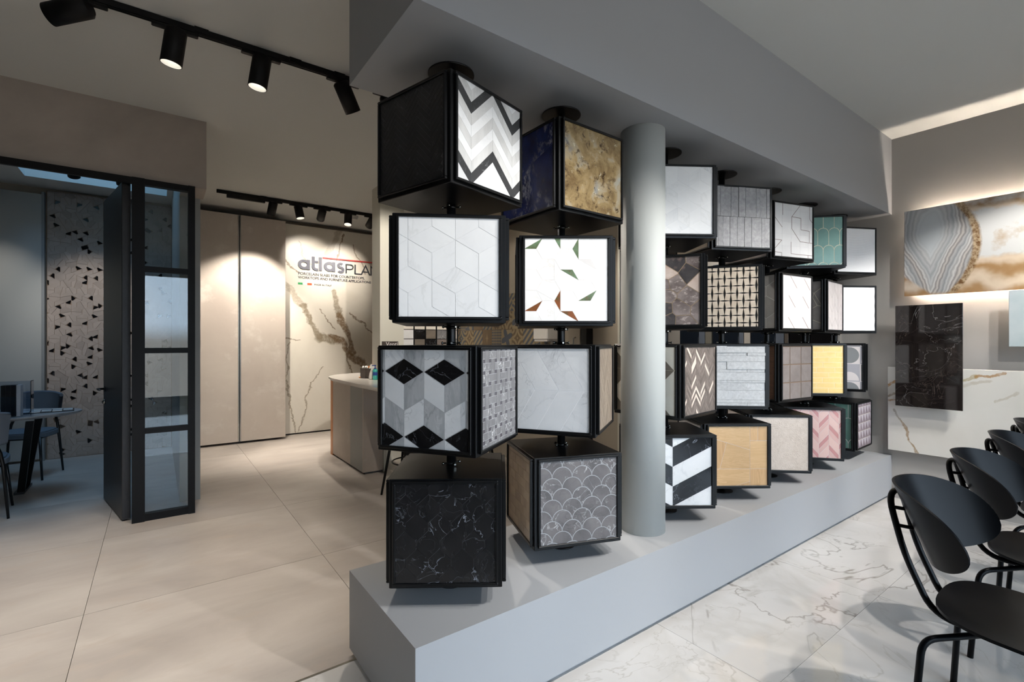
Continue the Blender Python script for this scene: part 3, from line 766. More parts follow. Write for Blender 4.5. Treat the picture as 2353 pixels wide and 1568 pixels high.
for (c, r), th in TH.items():
    cube = thing('display_cube', f'cube with {DESC[(c,r)]}, {ROWN[r-1]} on {POLS[c-1]}', 'display cube', (PX[c-1], PY, ZT[r-1]-PH), math.radians(th), 'rotating tile display cubes')
    shared('core', 'core', core_mb, 'black_frame', cube)
    for z in (zt, zb-.018):
        k = shared('clamp_collar', 'collar', col_mb, 'black_metal', cube); k.location = (0, 0, z)
        for q in range(4):
            b = shared('bolt', 'bolt', bolt_mb, 'steel', k); b.rotation_euler = (PI/2, 0, q*PI/2 + .5); b.location = (.022*math.sin(q*PI/2+.5), -.022*math.cos(q*PI/2+.5), .009)
    for f in range(4):
        n = Vector((math.cos(f*PI/2), math.sin(f*PI/2), 0)); u = Vector((-n.y, n.x, 0)); z = Vector((0,0,1))
        key = (c, r, f); g = PAT[key][1] if key in PAT else 'g_grey'
        p = shared('panel', ('panel', g), fm, ['black_frame', g], cube)
        p.matrix_local = Matrix.Translation(n*CG + Vector((0,0,PH/2))) @ Matrix((u, z, n)).transposed().to_4x4()
        if key in PAT: fill_panel(p, key)
        else: obj('tile', MB().prism([((x-.5)*SI, (y-.5)*SH) for x, y in rect(0,1,0,1)], ZG, ZG+.0022, bottom=False), HID[(c*3+r*5+f) % 8], p)
for i, x in enumerate(PX):
    t = thing('display_pole', f'black vertical tube threading the four cubes, {POLN[i]}', 'pole', (x, PY, ZP), 0, 'display poles')
    obj('tube', MB().lathe([(.0195, 0), (.0195, ZS-ZP)], 20), 'black_metal', t)
    obj('ceiling_flange', MB().lathe([(.098, ZS-ZP-.006), (.098, ZS-ZP)], 40), 'black_metal', t)
    obj('base_flange', MB().lathe([(.07, 0), (.07, .005)], 32), 'black_metal', t)
# ---------------------------------------------------------------- track lights
WARM = (1.0, .91, .80); NEUT = (1.0, .965, .925)
track_h = .035
def track(name, label, x0, x1, y, driver=None, clips=()):
    t = thing(name, label, 'track', (0, 0, 0))
    obj('rail', MB().box(x0, x1, y-.018, y+.018, ZC-track_h, ZC-.002).box(x0, x1, y-.012, y-.006, ZC-track_h-.004, ZC-track_h).box(x0, x1, y+.006, y+.012, ZC-track_h-.004, ZC-track_h), 'black_matte', t)
    for x in clips: obj('clip', MB().box(x-.035, x+.035, y-.024, y+.024, ZC-.03, ZC), 'black_matte', t)
    if driver: obj('driver', MB().rbox(driver[0], driver[1], y-.02, y+.02, ZC-track_h-.045, ZC-track_h, .003), 'black_matte', t)
    return t
def spot(x, y, d, label, energy=60, angle=45, blend=.6, color=WARM, on=True, glow=True, r=.054, L=.20, hinge=.055, group='black track spotlights', scale=1):
    t = thing('track_spotlight', label, 'spotlight', (x, y, ZC-track_h), 0, group)
    obj('adapter', MB().rbox(-.11, .11, -.016, .016, -.022, 0, .003), 'black_matte', t)
    d = Vector(d).normalized(); h = Vector((0, 0, -hinge))
    obj('stem', MB().tube([(0,0,-.018), (0,0,-hinge-.01)], .012, 10), 'black_matte', t)
    q = (-d).to_track_quat('Z', 'Y').to_matrix()          # local +Z points backwards
    c = h + d*(L*.5 - .045)
    hd = obj('head', MB().lathe([(r-.004, -L/2), (r, -L/2), (r, L/2-.012), (r-.012, L/2)], 32, c, 0, q, True, False).lathe([(.0005, L/2), (r-.012, L/2)], 32, c, 0, q, False, False), 'black_matte', t)
    obj('reflector', MB().lathe([(r-.004, -L/2), (r-.014, -L/2+.05), (.026, -L/2+.075)], 32, c, 0, q, True, False), 'reflector', hd)
    obj('lens', MB().lathe([(.026, -L/2+.075), (.0005, -L/2+.075)], 24, c, 0, q, False, False), 'lamp_glow' if on else 'black_matte', hd)
    if on:
        l = bpy.data.lights.new('spot_light', 'SPOT'); l.energy = energy; l.spot_size = math.radians(angle); l.spot_blend = blend; l.color = color; l.shadow_soft_size = .022
        o = bpy.data.objects.new('spot_light', l); COL.objects.link(o); o.parent = t
        o.location = c + d*(L/2 + .004); o.rotation_euler = d.to_track_quat('-Z', 'Y').to_euler()
    return t
def aim(x, y, tgt): return Vector(tgt) - Vector((x, y, ZC-.15))
LEFT = Vector((-CS, CC, 0)); FWD = Vector((CC, CS, 0)); DN = Vector((0, 0, -1))
T1, T2 = 3.355, 6.755
track('light_track', 'long black ceiling track carrying the four nearest spotlights', -2.6, 3.1, T1, clips=(.21, .72, 1.0))
track('light_track', 'black ceiling track in front of the lettered marble wall', .577, 3.0, T2, (.68, 1.10), (1.08, 1.83))
spot(-.32, T1, LEFT*.95 + DN*.28 - FWD*.10, 'black spotlight swung sideways, leftmost on the near ceiling track', 18, 60, .7)
spot(.085, T1, DN + LEFT*.16, 'black spotlight pointing down, second on the near ceiling track', 90, 70, .7)
spot(.525, T1, DN + LEFT*.14 - FWD*.04, 'black spotlight pointing down, third on the near ceiling track', 90, 70, .7)
spot(1.03, T1, DN*.8 - LEFT*.26 + FWD*.55, 'black spotlight tilted away, beside the soffit end', 80, 60, .7)
spot(1.19, T2, aim(1.19, T2, (.92, 7.53, 1.0)), 'small black spotlight tilted left, first on the far track', 240, 86, .6, r=.052, L=.17)
spot(1.495, T2, DN - LEFT*.22 - FWD*.02, 'small black spotlight pointing right, second on the far track', 150, 55, .6, r=.052, L=.17)
spot(1.792, T2, aim(1.792, T2, (2.15, 7.79, 2.3)) + LEFT*.35, 'small black spotlight tilted left, third on the far track', 75, 62, 1.0, r=.052, L=.17)
spot(2.141, T2, DN - FWD*.28 - LEFT*.05, 'small glowing spotlight facing forward, fourth on the far track', 150, 55, .6, r=.052, L=.17)
spot(2.48, T2, aim(2.48, T2, (2.35, 7.79, 2.35)), 'small spotlight half hidden by the white pillar', 75, 60, 1.0, r=.052, L=.17)
ORD = ['first', 'second', 'third', 'fourth', 'fifth', 'sixth', 'seventh', 'eighth']
# tracks outside the frame that light the cubes, the pictures and the chairs
TF = -.35
track('light_track', 'black ceiling track over the chairs, outside the picture', .4, 5.2, TF)
for k, (x, tg, e, an) in enumerate([(1.7, (.95, 1.55, .95), 140, 58), (2.4, (1.6, 1.55, .95), 140, 58), (3.2, (2.6, 1.55, .9), 140, 58), (3.9, (3.4, 1.55, .9), 140, 58), (4.5, (4.3, 1.55, .9), 140, 58), (5.0, (5.1, 1.4, .8), 90, 58), (4.25, (5.345, 1.2, 1.05), 130, 54), (3.5, (5.345, .3, .7), 90, 50)]):
    spot(x, TF, aim(x, TF, tg), f'black spotlight over the chairs, {ORD[k]} along its track outside the picture', e, an, .5, NEUT)
for k, (x, tg, e) in enumerate([(1.35, (1.25, 1.7, .6), 90), (2.1, (2.35, 1.7, .5), 90), (2.75, (3.3, 1.7, .4), 90), (1.7, (2.15, 5.42, 1.7), 190), (2.4, (3.4, 4.6, 1.5), 45)]):  # unseen spots added to brighten the plinth, pillar and partition
    spot(x, T1, aim(x, T1, tg), f'added spotlight on the near track hidden behind the soffit, {ORD[k]} past the soffit end', e, 62, .5)
for k, (x, tg, e) in enumerate([(-.95, (-.75, 3.5, 0), 85), (-1.7, (-1.3, 3.0, 0), 90)]):  # unseen spots added to brighten the beige floor
    spot(x, T1, aim(x, T1, tg), f'added spotlight on the near track left of the picture, {ORD[k]} outside the frame', e, 75, .7)

# ---------------------------------------------------------------- meeting room behind glass
gp = thing('glass_sidelight', 'black framed glass sidelight with four panes beside the open door', 'glass partition', (0, YG, 0))
f = MB().box(-.155, -.075, -.03, .05, 0, 2.665).box(.205, .252, -.03, .05, 0, 2.665).box(-.075, .205, -.02, .04, 0, .055).box(-.075, .205, -.02, .04, 2.62, 2.665)
obj('frame', f, 'black_lacquer', gp)
for z in (1.967, 1.328, .70): obj('glazing_bar', MB().box(-.075, .205, -.015, .035, z-.021, z+.021), 'black_lacquer', gp)
for z0, z1 in ((.055,.679),(.721,1.307),(1.349,1.946),(1.988,2.62)): obj('pane', MB().box(-.075, .205, .004, .012, z0, z1), 'glass', gp)
obj('head_rail', MB().box(-4, -.155, -.02, .005, 2.614, 2.665), 'black_lacquer', gp)
dr = thing('door_1', 'dark wooden door standing open into the meeting room', 'door', (-.165, YG+.085, 0), math.atan2(.80, -.165)); dr['kind'] = 'structure'
obj('leaf', MB().rbox(0, .80, 0, .055, .01, 2.64, .003), 'dark_wood', dr)
hd = obj('handle', MB().tube([(.735,.055,.985),(.735,.105,.985),(.62,.105,.985)], .009, 8).lathe([(.024,0),(.024,.006)], 16, (.735,.055,.985), 0, Matrix.Rotation(-PI/2,3,'X')), 'black_metal', dr)
obj('lock_rose', MB().lathe([(.022,0),(.022,.008),(.008,.02)], 16, (.735,.055,.87), 0, Matrix.Rotation(-PI/2,3,'X')), 'steel', dr)
# mosaic wall
YM = 7.868
mw = MB().box(-1.05, .16, YM, YM+.05, 0, 3.19); mos = obj('wall_mosaic', mw, 'g_brown'); mos['kind'] = 'structure'; mos['label'] = 'beige mosaic wall with scattered black chips in the meeting room'
mottled('mosaic_a', (140,130,123), (154,143,136), 6, 4, .35, tone=.05); plain('mosaic_black', (14,14,16), .06); mottled('mosaic_b', (130,120,114), (146,136,129), 6, 4, .35, tone=.05)
pieces = []; rr = random.Random(8); R = .057
for j in range(-1, 40):
    for i in range(-1, 14):
        cx, cz = -1.03 + i*R*math.sqrt(3) + (j % 2)*R*math.sqrt(3)/2, .02 + j*1.5*R*.97
        h = ngon(cx, cz, R, 6, PI/2); k = rr.randrange(6); typ = rr.random(); c = (cx, cz); mp = lambda a, b, w=.5: (h[a % 6][0]*(1-w)+h[b % 6][0]*w, h[a % 6][1]*(1-w)+h[b % 6][1]*w)
        if typ < .33:
            e = mp(k+1, k+2, .25); pieces += [([h[k], h[(k+1) % 6], e, (cx*.75+h[k][0]*.1+e[0]*.15, cz*.75+h[k][1]*.1+e[1]*.15)], 'mosaic_black'), ([e, h[(k+2) % 6], h[(k+3) % 6], c], 'mosaic_a'), ([h[(k+3) % 6], h[(k+4) % 6], h[(k+5) % 6], h[k], c], 'mosaic_a')]
        elif typ < .7:
            A, B = split(h, mp(k, k+1), mp(k+3, k+4, .4)); pieces += [(A, 'mosaic_a'), (B, 'mosaic_a')]
        elif typ < .9:
            A, B = split(h, h[k], mp(k+2, k+3)); pieces += [(A, 'mosaic_b'), (B, 'mosaic_a')]
        else: pieces.append((h, 'mosaic_a'))
def clipr(p, x0, x1, y0, y1):
    sx, sy = x1-x0, y1-y0; q = clip([((a-x0)/sx, (b-y0)/sy) for a, b in p], 0, 1); return [(a*sx+x0, b*sy+y0) for a, b in q]
allp = []
for p, m in pieces:
    if len(p) < 3: continue
    p = clipr(p, -1.045, .155, .005, 3.185)
    if len(p) < 3 or abs(area(p)) < 2e-4: continue
    p = inset(p, .0014)
    if len(p) >= 3 and area(p) > 1e-4: allp.append((p, m))
def wallpoly(p, t=.006):     # polygon in XZ, facing -Y
    return [(x, z) for x, z in p]
RX = Matrix.Rotation(PI/2, 4, 'X')
allp.sort(key=lambda q: -(area(q[0]) if -1.05 < q[0][0][0] < -.40 and q[1] != 'mosaic_black' else (area(q[0])*3 if -1.05 < q[0][0][0] < -.40 else area(q[0])*.3)))
rest = MB(); mk = {'mosaic_a':0, 'mosaic_b':1, 'mosaic_black':2}
for n, (p, m) in enumerate(allp):
    if n < 300:
        o = obj('mosaic_chip', MB().prism(p, 0, .006, bottom=False), m, mos); o.matrix_local = Matrix.Translation((0, YM, 0)) @ RX
    else: rest.prism(p, 0, .006, mk[m], bottom=False)
o = obj('mosaic_chips', rest, ['mosaic_a', 'mosaic_b', 'mosaic_black'], mos, kind='stuff'); o.matrix_local = Matrix.Translation((0, YM, 0)) @ RX
wp = thing('tall_screen', 'tall flat grey panel lit by a spot beside the mosaic wall', 'wall panel', (0, 0, 0))
obj('sheet', MB().rbox(-3.4, -1.085, 7.80, 7.86, .03, 3.12, .002), 'panel_grey_light', wp); obj('edge_profile', MB().box(-1.085, -1.06, 7.80, 7.87, .0, 3.15), 'panel_grey', wp)
TM = 6.42
track('light_track', 'black ceiling track inside the meeting room', -2.4, .12, TM)
spot(-.67, TM, aim(-.67, TM, (-.62, 7.87, 1.6)), 'black spotlight in the meeting room facing the mosaic wall', 85, 50, 1.0, r=.05, L=.16)
spot(-1.30, TM, aim(-1.30, TM, (-1.55, 7.87, 1.6)), 'black spotlight in the meeting room facing the grey panel', 60, 52, 1.0, r=.05, L=.16)
spot(-.30, TM, aim(-.30, TM, (-.1, 7.87, 1.2)), 'black spotlight in the meeting room half hidden by the open door', 12, 50, 1.0, r=.05, L=.16)
# meeting table, chairs, things on the table
tb = thing('meeting_table', 'oval meeting table with stone top and black trestle legs', 'table', (-1.72, 6.22, 0))
ell = [(1.14*math.cos(2*PI*k/56), .50*math.sin(2*PI*k/56)) for k in range(56)]; ell2 = [(x*.975, y*.95) for x, y in ell]
m = MB().prism(ell, .732, .742); n0 = len(m.v); m.add([(x, y, .715) for x, y in ell2] + [(x, y, .732) for x, y in ell], [(k, (k+1) % 56, 56+(k+1) % 56, 56+k) for k in range(56)]); m.add([(x, y, .715) for x, y in ell2], [tuple(range(55, -1, -1))])
mottled('table_stone', (128,128,130), (160,160,162), 8, 6, .35); obj('table_top', m, 'table_stone', tb)
for sx in (1, -1):
    for (bx_, by_), (tx_, ty_) in (((48,1135),(69,968)), ((60,1118),(90,957))):
        a = on_z(bx_, by_, 0) - Vector((-1.72, 6.22, 0)); b = on_z(tx_, ty_, .715) - Vector((-1.72, 6.22, 0)); a.x *= sx; b.x *= sx; g = MB()
        g.add([a+Vector((-.026,-.012,0)), a+Vector((.026,-.012,0)), a+Vector((.026,.012,0)), a+Vector((-.026,.012,0)), b+Vector((-.026,-.012,0)), b+Vector((.026,-.012,0)), b+Vector((.026,.012,0)), b+Vector((-.026,.012,0))], [(0,3,2,1),(4,5,6,7),(0,1,5,4),(1,2,6,5),(2,3,7,6),(3,0,4,7)])
        obj('leg', g, 'black_metal', tb)
    obj('foot_bar', MB().box(sx*.705-.035, sx*.705+.035, .0, .36, 0, .02), 'black_metal', tb); obj('top_bar', MB().box(sx*.66-.3, sx*.66+.1, -.05, .05, .695, .714), 'black_metal', tb)
def meeting_chair(x, y, rz, label):
    t = thing('meeting_chair', label, 'chair', (x, y, 0), rz, 'upholstered meeting chairs')
    def back(u, v):
        a = (u-.5)*2.1; Rr = .235 + .02*v; z = .60 + .25*v - .03*(2*u-1)**2*v
        return (Rr*math.sin(a), .04 + Rr*math.cos(a), z)
    g = MB().grid(back, 24, 8); g.grid(lambda u, v: tuple(Vector(back(u, v)) + Vector((.03*math.sin((u-.5)*2.1), .03*math.cos((u-.5)*2.1), 0))), 24, 8, flip=True)
    rim = [back(u/24, 1) for u in range(25)]; g.tube([Vector(p) + Vector((.015*math.sin((k/24-.5)*2.1), .015*math.cos((k/24-.5)*2.1), 0)) for k, p in enumerate(rim)], .016, 8)
    rim = [back(u/24, 0) for u in range(25)]; g.tube([Vector(p) + Vector((.015*math.sin((k/24-.5)*2.1), .015*math.cos((k/24-.5)*2.1), 0)) for k, p in enumerate(rim)], .016, 8)
    obj('backrest', g, 'fabric_blue', t)
    sup = [(.23*math.copysign(abs(math.cos(a))**.6, math.cos(a)), .02+.22*math.copysign(abs(math.sin(a))**.6, math.sin(a))) for a in [2*PI*k/32 for k in range(32)]]
    obj('seat', MB().prism(sup, .425, .465).prism([(x*.93, y*.93) for x, y in sup], .465, .478), 'fabric_blue', t)
    for sx in (-1, 1):
        obj('leg', MB().tube([(sx*.235,.21,0),(sx*.205,.19,.42),(sx*.19,.20,.52),(sx*.15,.24,.66)], .012, 10, rs=[.009,.013,.013,.011]), 'black_metal', t)
        obj('leg', MB().tube([(sx*.23,-.21,0),(sx*.19,-.16,.43)], .012, 10, rs=[.009,.013]), 'black_metal', t)
    obj('seat_frame', MB().tube([(-.195,.18,.418),(.195,.18,.418),(.185,-.16,.418),(-.185,-.16,.418),(-.195,.18,.418)], .011, 8), 'black_metal', t)
meeting_chair(-1.10, 6.98, -.25, 'blue grey upholstered chair on the far side of the meeting table')
meeting_chair(-1.20, 5.62, PI+.1, 'upholstered chair in front of the meeting table, at picture edge')
bh = thing('brochure_holder', 'clear acrylic holder with dark catalogues on the meeting table', 'holder', on_z(16, 958, .742))
g = MB().box(-.16, .16, -.06, -.056, 0, .31).box(-.16, .16, .056, .06, 0, .31).box(-.16, -.156, -.06, .06, 0, .31).box(.156, .16, -.06, .06, 0, .31).box(-.16, .16, -.06, .06, .306, .31)
obj('case', g, 'clear_acrylic', bh)
for k in range(4): obj('catalogue', MB().box(-.03+k*.032, -.003+k*.032, -.05, .05, .004, .275), 'black_matte' if k < 3 else 'white_plastic', bh)
sb = thing('sample_board', 'flat board of small tile samples lying on the meeting table', 'sample board', on_z(108, 946, .742), .1)
obj('board', MB().box(-.19, .19, -.11, .11, 0, .006), 'black_matte', sb)
for i in range(5):
    for j in range(3): obj('sample', MB().box(-.183+i*.074, -.183+i*.074+.066, -.102+j*.069, -.102+j*.069+.062, .006, .011), 'white_plastic' if (i+j) % 2 else 'slate_grey', sb)

# ---------------------------------------------------------------- tall cabinet and lettered marble wall
YC = 7.528
cb = thing('tall_cabinet', 'full height beige cabinet with two concrete look doors', 'cabinet', (0, 0, 0))
obj('body', MB().box(.32, 1.49, YC+.03, 7.915, .05, 3.10), 'concrete', cb)
for x0, x1 in ((.316, .895), (.928, 1.492)): obj('cabinet_door', MB().rbox(x0, x1, YC, YC+.028, .03, 3.128, .002), 'concrete_slab', cb)
obj('handle_profile', MB().box(.897, .906, YC-.006, YC+.03, .03, 3.128).box(.917, .926, YC-.006, YC+.03, .03, 3.128), 'steel', cb); obj('recess', MB().box(.906, .917, YC+.015, YC+.03, .03, 3.128), 'black_matte', cb)
YA = 7.793
ms = thing('marble_cladding', 'large veined cream marble slab with raised lettering behind the counter', 'marble slab', (0, YA, 0))
obj('slab', MB().rbox(1.50, 3.35, 0, .02, .02, 3.158, .002), 'calacatta', ms); obj('substructure', MB().box(1.50, 3.35, .02, .13, 0, 3.14), 'black_matte', ms)
plain('letter_grey', (104,106,118), .35); plain('letter_dark', (58,60,66), .35); plain('letter_red', (190,52,48), .4); plain('flag_green', (48,160,90), .5); plain('flag_orange', (224,90,44), .5); plain('letter_white', (236,234,230), .4)
sg = thing('wall_sign', 'grey raised brand lettering with red line on the marble slab', 'sign', (0, YA-.001, 0))
def stroke(pts, w, closed=False):
    """ribbon outline of a polyline in XZ, returns quads"""
    pts = [q for k, q in enumerate(pts) if k == 0 or math.hypot(q[0]-pts[k-1][0], q[1]-pts[k-1][1]) > 1e-4]
    P = [Vector((p[0], p[1])) for p in pts]; n = len(P); L = []; Rr = []
    for i in range(n):
        a = P[i-1] if (i > 0 or closed) else None; b = P[(i+1) % n] if (i < n-1 or closed) else None
        d = ((P[i]-a).normalized() if a is not None else Vector((0,0))) + ((b-P[i]).normalized() if b is not None else Vector((0,0)))
        d.normalize(); nn = Vector((-d.y, d.x)); ref = (b-P[i]).normalized() if b is not None else (P[i]-a).normalized()
        k = 1/max(.4, abs(Vector((-ref.y, ref.x)).dot(nn))); L.append(P[i]+nn*w/2*k); Rr.append(P[i]-nn*w/2*k)
    m = n if closed else n-1
    return [[L[i], L[(i+1) % n], Rr[(i+1) % n], Rr[i]] for i in range(m)]
def letter(strokes, x, z, s, depth, mat, xs=1):
    g = MB()
    for si, (pts, w, cl) in enumerate(strokes):
        depth += .0006*si
        for q in stroke(pts, w, cl):
            q = [(x + p[0]*s*xs, z + p[1]*s) for p in q]
            if area(q) > 0: q = q[::-1]
            vs = [(a, -depth, b) for a, b in q] + [(a, 0, b) for a, b in q]
            g.add(vs, [(0,3,2,1)[::-1], (0,1,5,4), (1,2,6,5), (2,3,7,6), (3,0,4,7)])
    return obj('letter', g, mat, sg)
arc = lambda cx, cy, r, a0, a1, n=18: [(cx+r*math.cos(math.radians(a0+(a1-a0)*k/n)), cy+r*math.sin(math.radians(a0+(a1-a0)*k/n))) for k in range(n+1)]
W = .25; ring = arc(.5, .5, .375, 0, 360, 28)[:-1]
LET = {'a': [(ring, W, True), ([(.875,1.0),(.875,0)], W, False)], 't': [([(.16,1.38),(.16,.38)] + arc(.46,.38,.30,180,270,8) + [(.58,.08)], W, False), ([(.16,.88),(.58,.88)], .2, False)], 'l': [([(.13,1.38),(.13,0)], W, False)],
       's': [(arc(.40,.72,.20,40,270,14) + arc(.40,.28,.235,90,-140,14), .215, False)],
       'P': [([(.05,0),(.05,1.0)], .1, False), ([(.05,.95),(.38,.95)] + arc(.38,.70,.25,90,-90,12) + [(.05,.45)], .1, False)], 'L': [([(.05,1.0),(.05,.05),(.55,.05)], .1, False)], 'A': [([(.04,0),(.42,1.0),(.80,0)], .1, False), ([(.15,.32),(.69,.32)], .1, False)], 'N': [([(.05,0),(.05,.97),(.70,.03),(.70,1.0)], .1, False)], 'E': [([(.55,.95),(.05,.95),(.05,.05),(.55,.05)], .1, False), ([(.05,.5),(.5,.5)], .1, False)]}
z0 = 2.494; S = .150; x = 1.715
for ch, adv in zip('atlas', (.193, .110, .074, .188, .148)):
    letter(LET[ch], x, z0, S, .014, 'letter_grey', 1.14); x += adv
for ch, adv in zip('PLAN', (.143, .101, .159, .175)):
    letter(LET[ch], x, z0-.008, .152, .010, 'letter_dark', 1.22); x += adv
obj('red_line', MB().box(2.075, 3.1, -.012, 0, 2.688, 2.708), 'letter_red', sg)
def text(body, x, z, size, mat, parent, extrude=.002, rot=None, bold=0, loc=None):
    cu = bpy.data.curves.new('text', 'FONT'); cu.body = body; cu.size = size; cu.extrude = extrude; cu.offset = bold
    to = bpy.data.objects.new('text', cu); COL.objects.link(to); dg = bpy.context.evaluated_depsgraph_get()
    me = bpy.data.meshes.new_from_object(to.evaluated_get(dg)); bpy.data.objects.remove(to); me.materials.clear(); me.materials.append(MAT(mat))
    o = bpy.data.objects.new('lettering', me); COL.objects.link(o); o.parent = parent; o['kind'] = 'stuff'
    o.location = loc or (x, -.002, z); o.rotation_euler = rot or (PI/2, 0, 0); return o
text('PORCELAIN SLABS FOR COUNTERTOPS,', 1.718, 2.411, .0565, 'letter_dark', sg, bold=.0006)
text('WORKTOPS AND FURNITURE APPLICATIONS', 1.718, 2.353, .0548, 'letter_dark', sg, bold=.0006)
for x0, m in ((1.717, 'flag_green'), (1.783, 'letter_white'), (1.849, 'flag_orange')): obj('flag_stripe', MB().box(x0, x0+.066, -.003, 0, 2.262, 2.292), m, sg)
text('MADE IN ITALY', 1.95, 2.262, .038, 'letter_dark', sg)
tag(obj('smoke_detector', MB().lathe([(.035, -.052), (.045, -.045), (.045, -.03), (.058, -.022), (.058, 0)], 24, on_z(814, 497, ZC)), 'white_plastic'), 'white round smoke detector on the ceiling behind the far track', 'smoke detector')

# ---------------------------------------------------------------- counter with its things, stools
ct = thing('counter', 'reception counter clad in beige, grey and wood panels', 'counter', (0, 0, 0))
poly = [(1.665,4.38),(1.655,4.9),(1.66,5.5),(1.672,5.9),(1.70,6.12),(1.76,6.30),(1.88,6.48),(2.04,6.60),(2.24,6.67),(2.6,6.69),(2.6,5.70),(2.07,5.70),(2.07,4.38)][::-1]
obj('worktop', MB().prism(poly, .945, .965).prism([(x+(.02 if x < 1.9 else 0), y-(.02 if y > 6.2 else 0)) for x, y in poly], .925, .945), 'corian', ct)
obj('front_panel', MB().box(1.745, 1.962, 5.012, 5.03, .02, .925), 'concrete_slab', ct)
obj('grey_panel', MB().box(1.745, 1.763, 5.03, 5.435, .02, .925), 'panel_grey_light', ct); obj('side_panel', MB().box(1.747, 1.765, 5.437, 6.10, .02, .925), 'concrete_slab', ct)
obj('wood_end', MB().box(1.745, 1.79, 6.10, 6.19, .0, .925), 'counter_wood', ct); obj('carcass', MB().box(1.77, 1.96, 5.035, 6.10, 0, .92).box(1.79, 2.55, 5.70, 6.15, 0, .92), 'panel_grey', ct); obj('end_trim', MB().box(1.964, 2.0, 5.0, 5.04, 0, .925), 'white_paint', ct)
plain('soap_green', (60,160,150), .2); plain('soap_blue', (36,70,140), .3); plain('orange', (226,130,50), .5); plain('dark_plastic', (70,62,58), .4)
b = on_z(862, 873, .965); sp = thing('soap_bottle', 'green soap bottle with blue pump on the counter', 'bottle', b)
obj('body', MB().lathe([(.026,0),(.028,.01),(.028,.10),(.024,.115),(.012,.122)], 20), 'soap_green', sp); obj('band', MB().lathe([(.0285,.05),(.0285,.088)], 20, ends=False), 'soap_blue', sp)
obj('pump', MB().lathe([(.014,.118),(.014,.135),(.005,.136),(.005,.158),(.012,.159),(.012,.168)], 16).box(-.035, 0, -.006, .006, .157, .167), 'soap_blue', sp)
b = on_z(855, 872, .965); og = thing('spray_bottle', 'white tapered spray bottle beside the soap', 'bottle', b)
obj('body', MB().lathe([(.036,0),(.038,.015),(.03,.07),(.014,.11),(.012,.125)], 20), 'white_plastic', og); obj('trigger', MB().add([(-.035,-.008,.125),(.03,-.008,.125),(.014,-.008,.165),(-.014,-.008,.175),(-.035,.008,.125),(.03,.008,.125),(.014,.008,.165),(-.014,.008,.175)], [(0,1,2,3),(7,6,5,4),(0,4,5,1),(1,5,6,2),(2,6,7,3),(3,7,4,0)]), 'white_plastic', og)
b = on_z(843, 869, .965); og = thing('organiser', 'dark desk organiser holding tissues and an orange box', 'organiser', b, .4)
obj('case', MB().box(-.06,.06,-.045,.045,0,.012).box(-.06,.06,-.045,-.041,0,.12).box(-.06,.06,.041,.045,0,.12).box(-.06,-.056,-.045,.045,0,.12).box(.056,.06,-.045,.045,0,.12).box(-.003,.003,-.045,.045,0,.12), 'dark_plastic', og)
obj('tissue', MB().grid(lambda u, v: (-.05+.04*u, -.035+.07*v, .12+.025*math.sin(7*u+5*v)), 6, 8), 'white_plastic', og); obj('box', MB().box(.008,.052,-.036,.036,.02,.14), 'orange', og)
tag(obj('dish', MB().lathe([(.018,0),(.032,.006),(.035,.014),(.031,.014),(.016,.005)], 20, on_z(831, 869, .965)), 'counter_wood'), 'tiny brown dish on the counter beside the organiser', 'dish')
def stool(x, y, rz, label):
    t = thing('bar_stool', label, 'stool', (x, y, 0), rz, 'black bar stools')
    obj('seat', MB().lathe([(.15,.66),(.19,.665),(.195,.685),(.17,.695),(.0,.69)], 28, ends=False), 'black_matte', t)
    for sx in (-1, 1):
        for sy in (-1, 1): obj('leg', MB().tube([(sx*.21, sy*.21, 0), (sx*.12, sy*.12, .665)], .014, 10, rs=[.010,.016]), 'black_matte', t)
    obj('footrest', MB().tube([(.185*math.cos(a), .185*math.sin(a), .27) for a in [2*PI*k/28 for k in range(29)]], .007, 8, cap=False), 'black_metal', t)
b = on_z(882, 1140, 0); stool(b.x+.29, b.y+.03, .75, 'black bar stool half hidden behind the first pole of cubes'); stool(b.x+.95, b.y+.1, .3, 'black bar stool hidden behind the second pole of cubes')
ws = thing('wire_basket', 'black wire basket stand seen between the first two poles', 'basket', (2.95, 4.85, 0))
g = MB()
for z in (.05, .52): g.tube([(-.17,-.17,z),(.17,-.17,z),(.17,.17,z),(-.17,.17,z),(-.17,-.17,z)], .006, 6)
for k in range(6):
    for s in (-1, 1):
        u = -.17+.068*k; g.tube([(u, s*.17, .05), (u+(.03 if k % 2 else -.03) if 0 < k < 5 else u, s*.17, .52)], .004, 6); g.tube([(s*.17, u, .05), (s*.17, u+(.03 if k % 2 else -.03) if 0 < k < 5 else u, .52)], .004, 6)
for sx in (-.17,.17):
    for sy in (-.17,.17): g.tube([(sx,sy,0),(sx,sy,.52)], .006, 6)
obj('wires', g, 'black_metal', ws)

# ---------------------------------------------------------------- back area seen through the cubes
rk = thing('sample_rack', 'open black rack of square stone samples beside the white pillar', 'rack', (2.385, 5.47, .04))
g = MB()
for i in range(6): g.box(i*.152-.006, i*.152+.006, 0, .10, .9, 1.86)
for j in range(9): g.box(0, .76, .02, .10, .93+j*.115-.003, .93+j*.115+.003)
g.box(0, .76, .10, .11, -.04, 1.86).box(0, .76, 0, .10, -.04, .93); obj('grid', g, 'black_matte', rk)
SM = ['white_carrara', 'grey_weave', 'brown_stone', 'cream_marble', 'black_marble', 'greige', 'taupe_square', 'black_marble', 'slate_grey']
for i in range(5):
    for j in range(8):
        m = 'cream_marble' if j == 5 else (['white_carrara','black_marble','brown_stone','grey_weave','greige'][i] if j == 4 else SM[(i*2+j*3) % 9])
        obj('sample', MB().box(i*.152+.007, i*.152+.145, .012, .022, .935+j*.115, .935+j*.115+.107), m, rk)
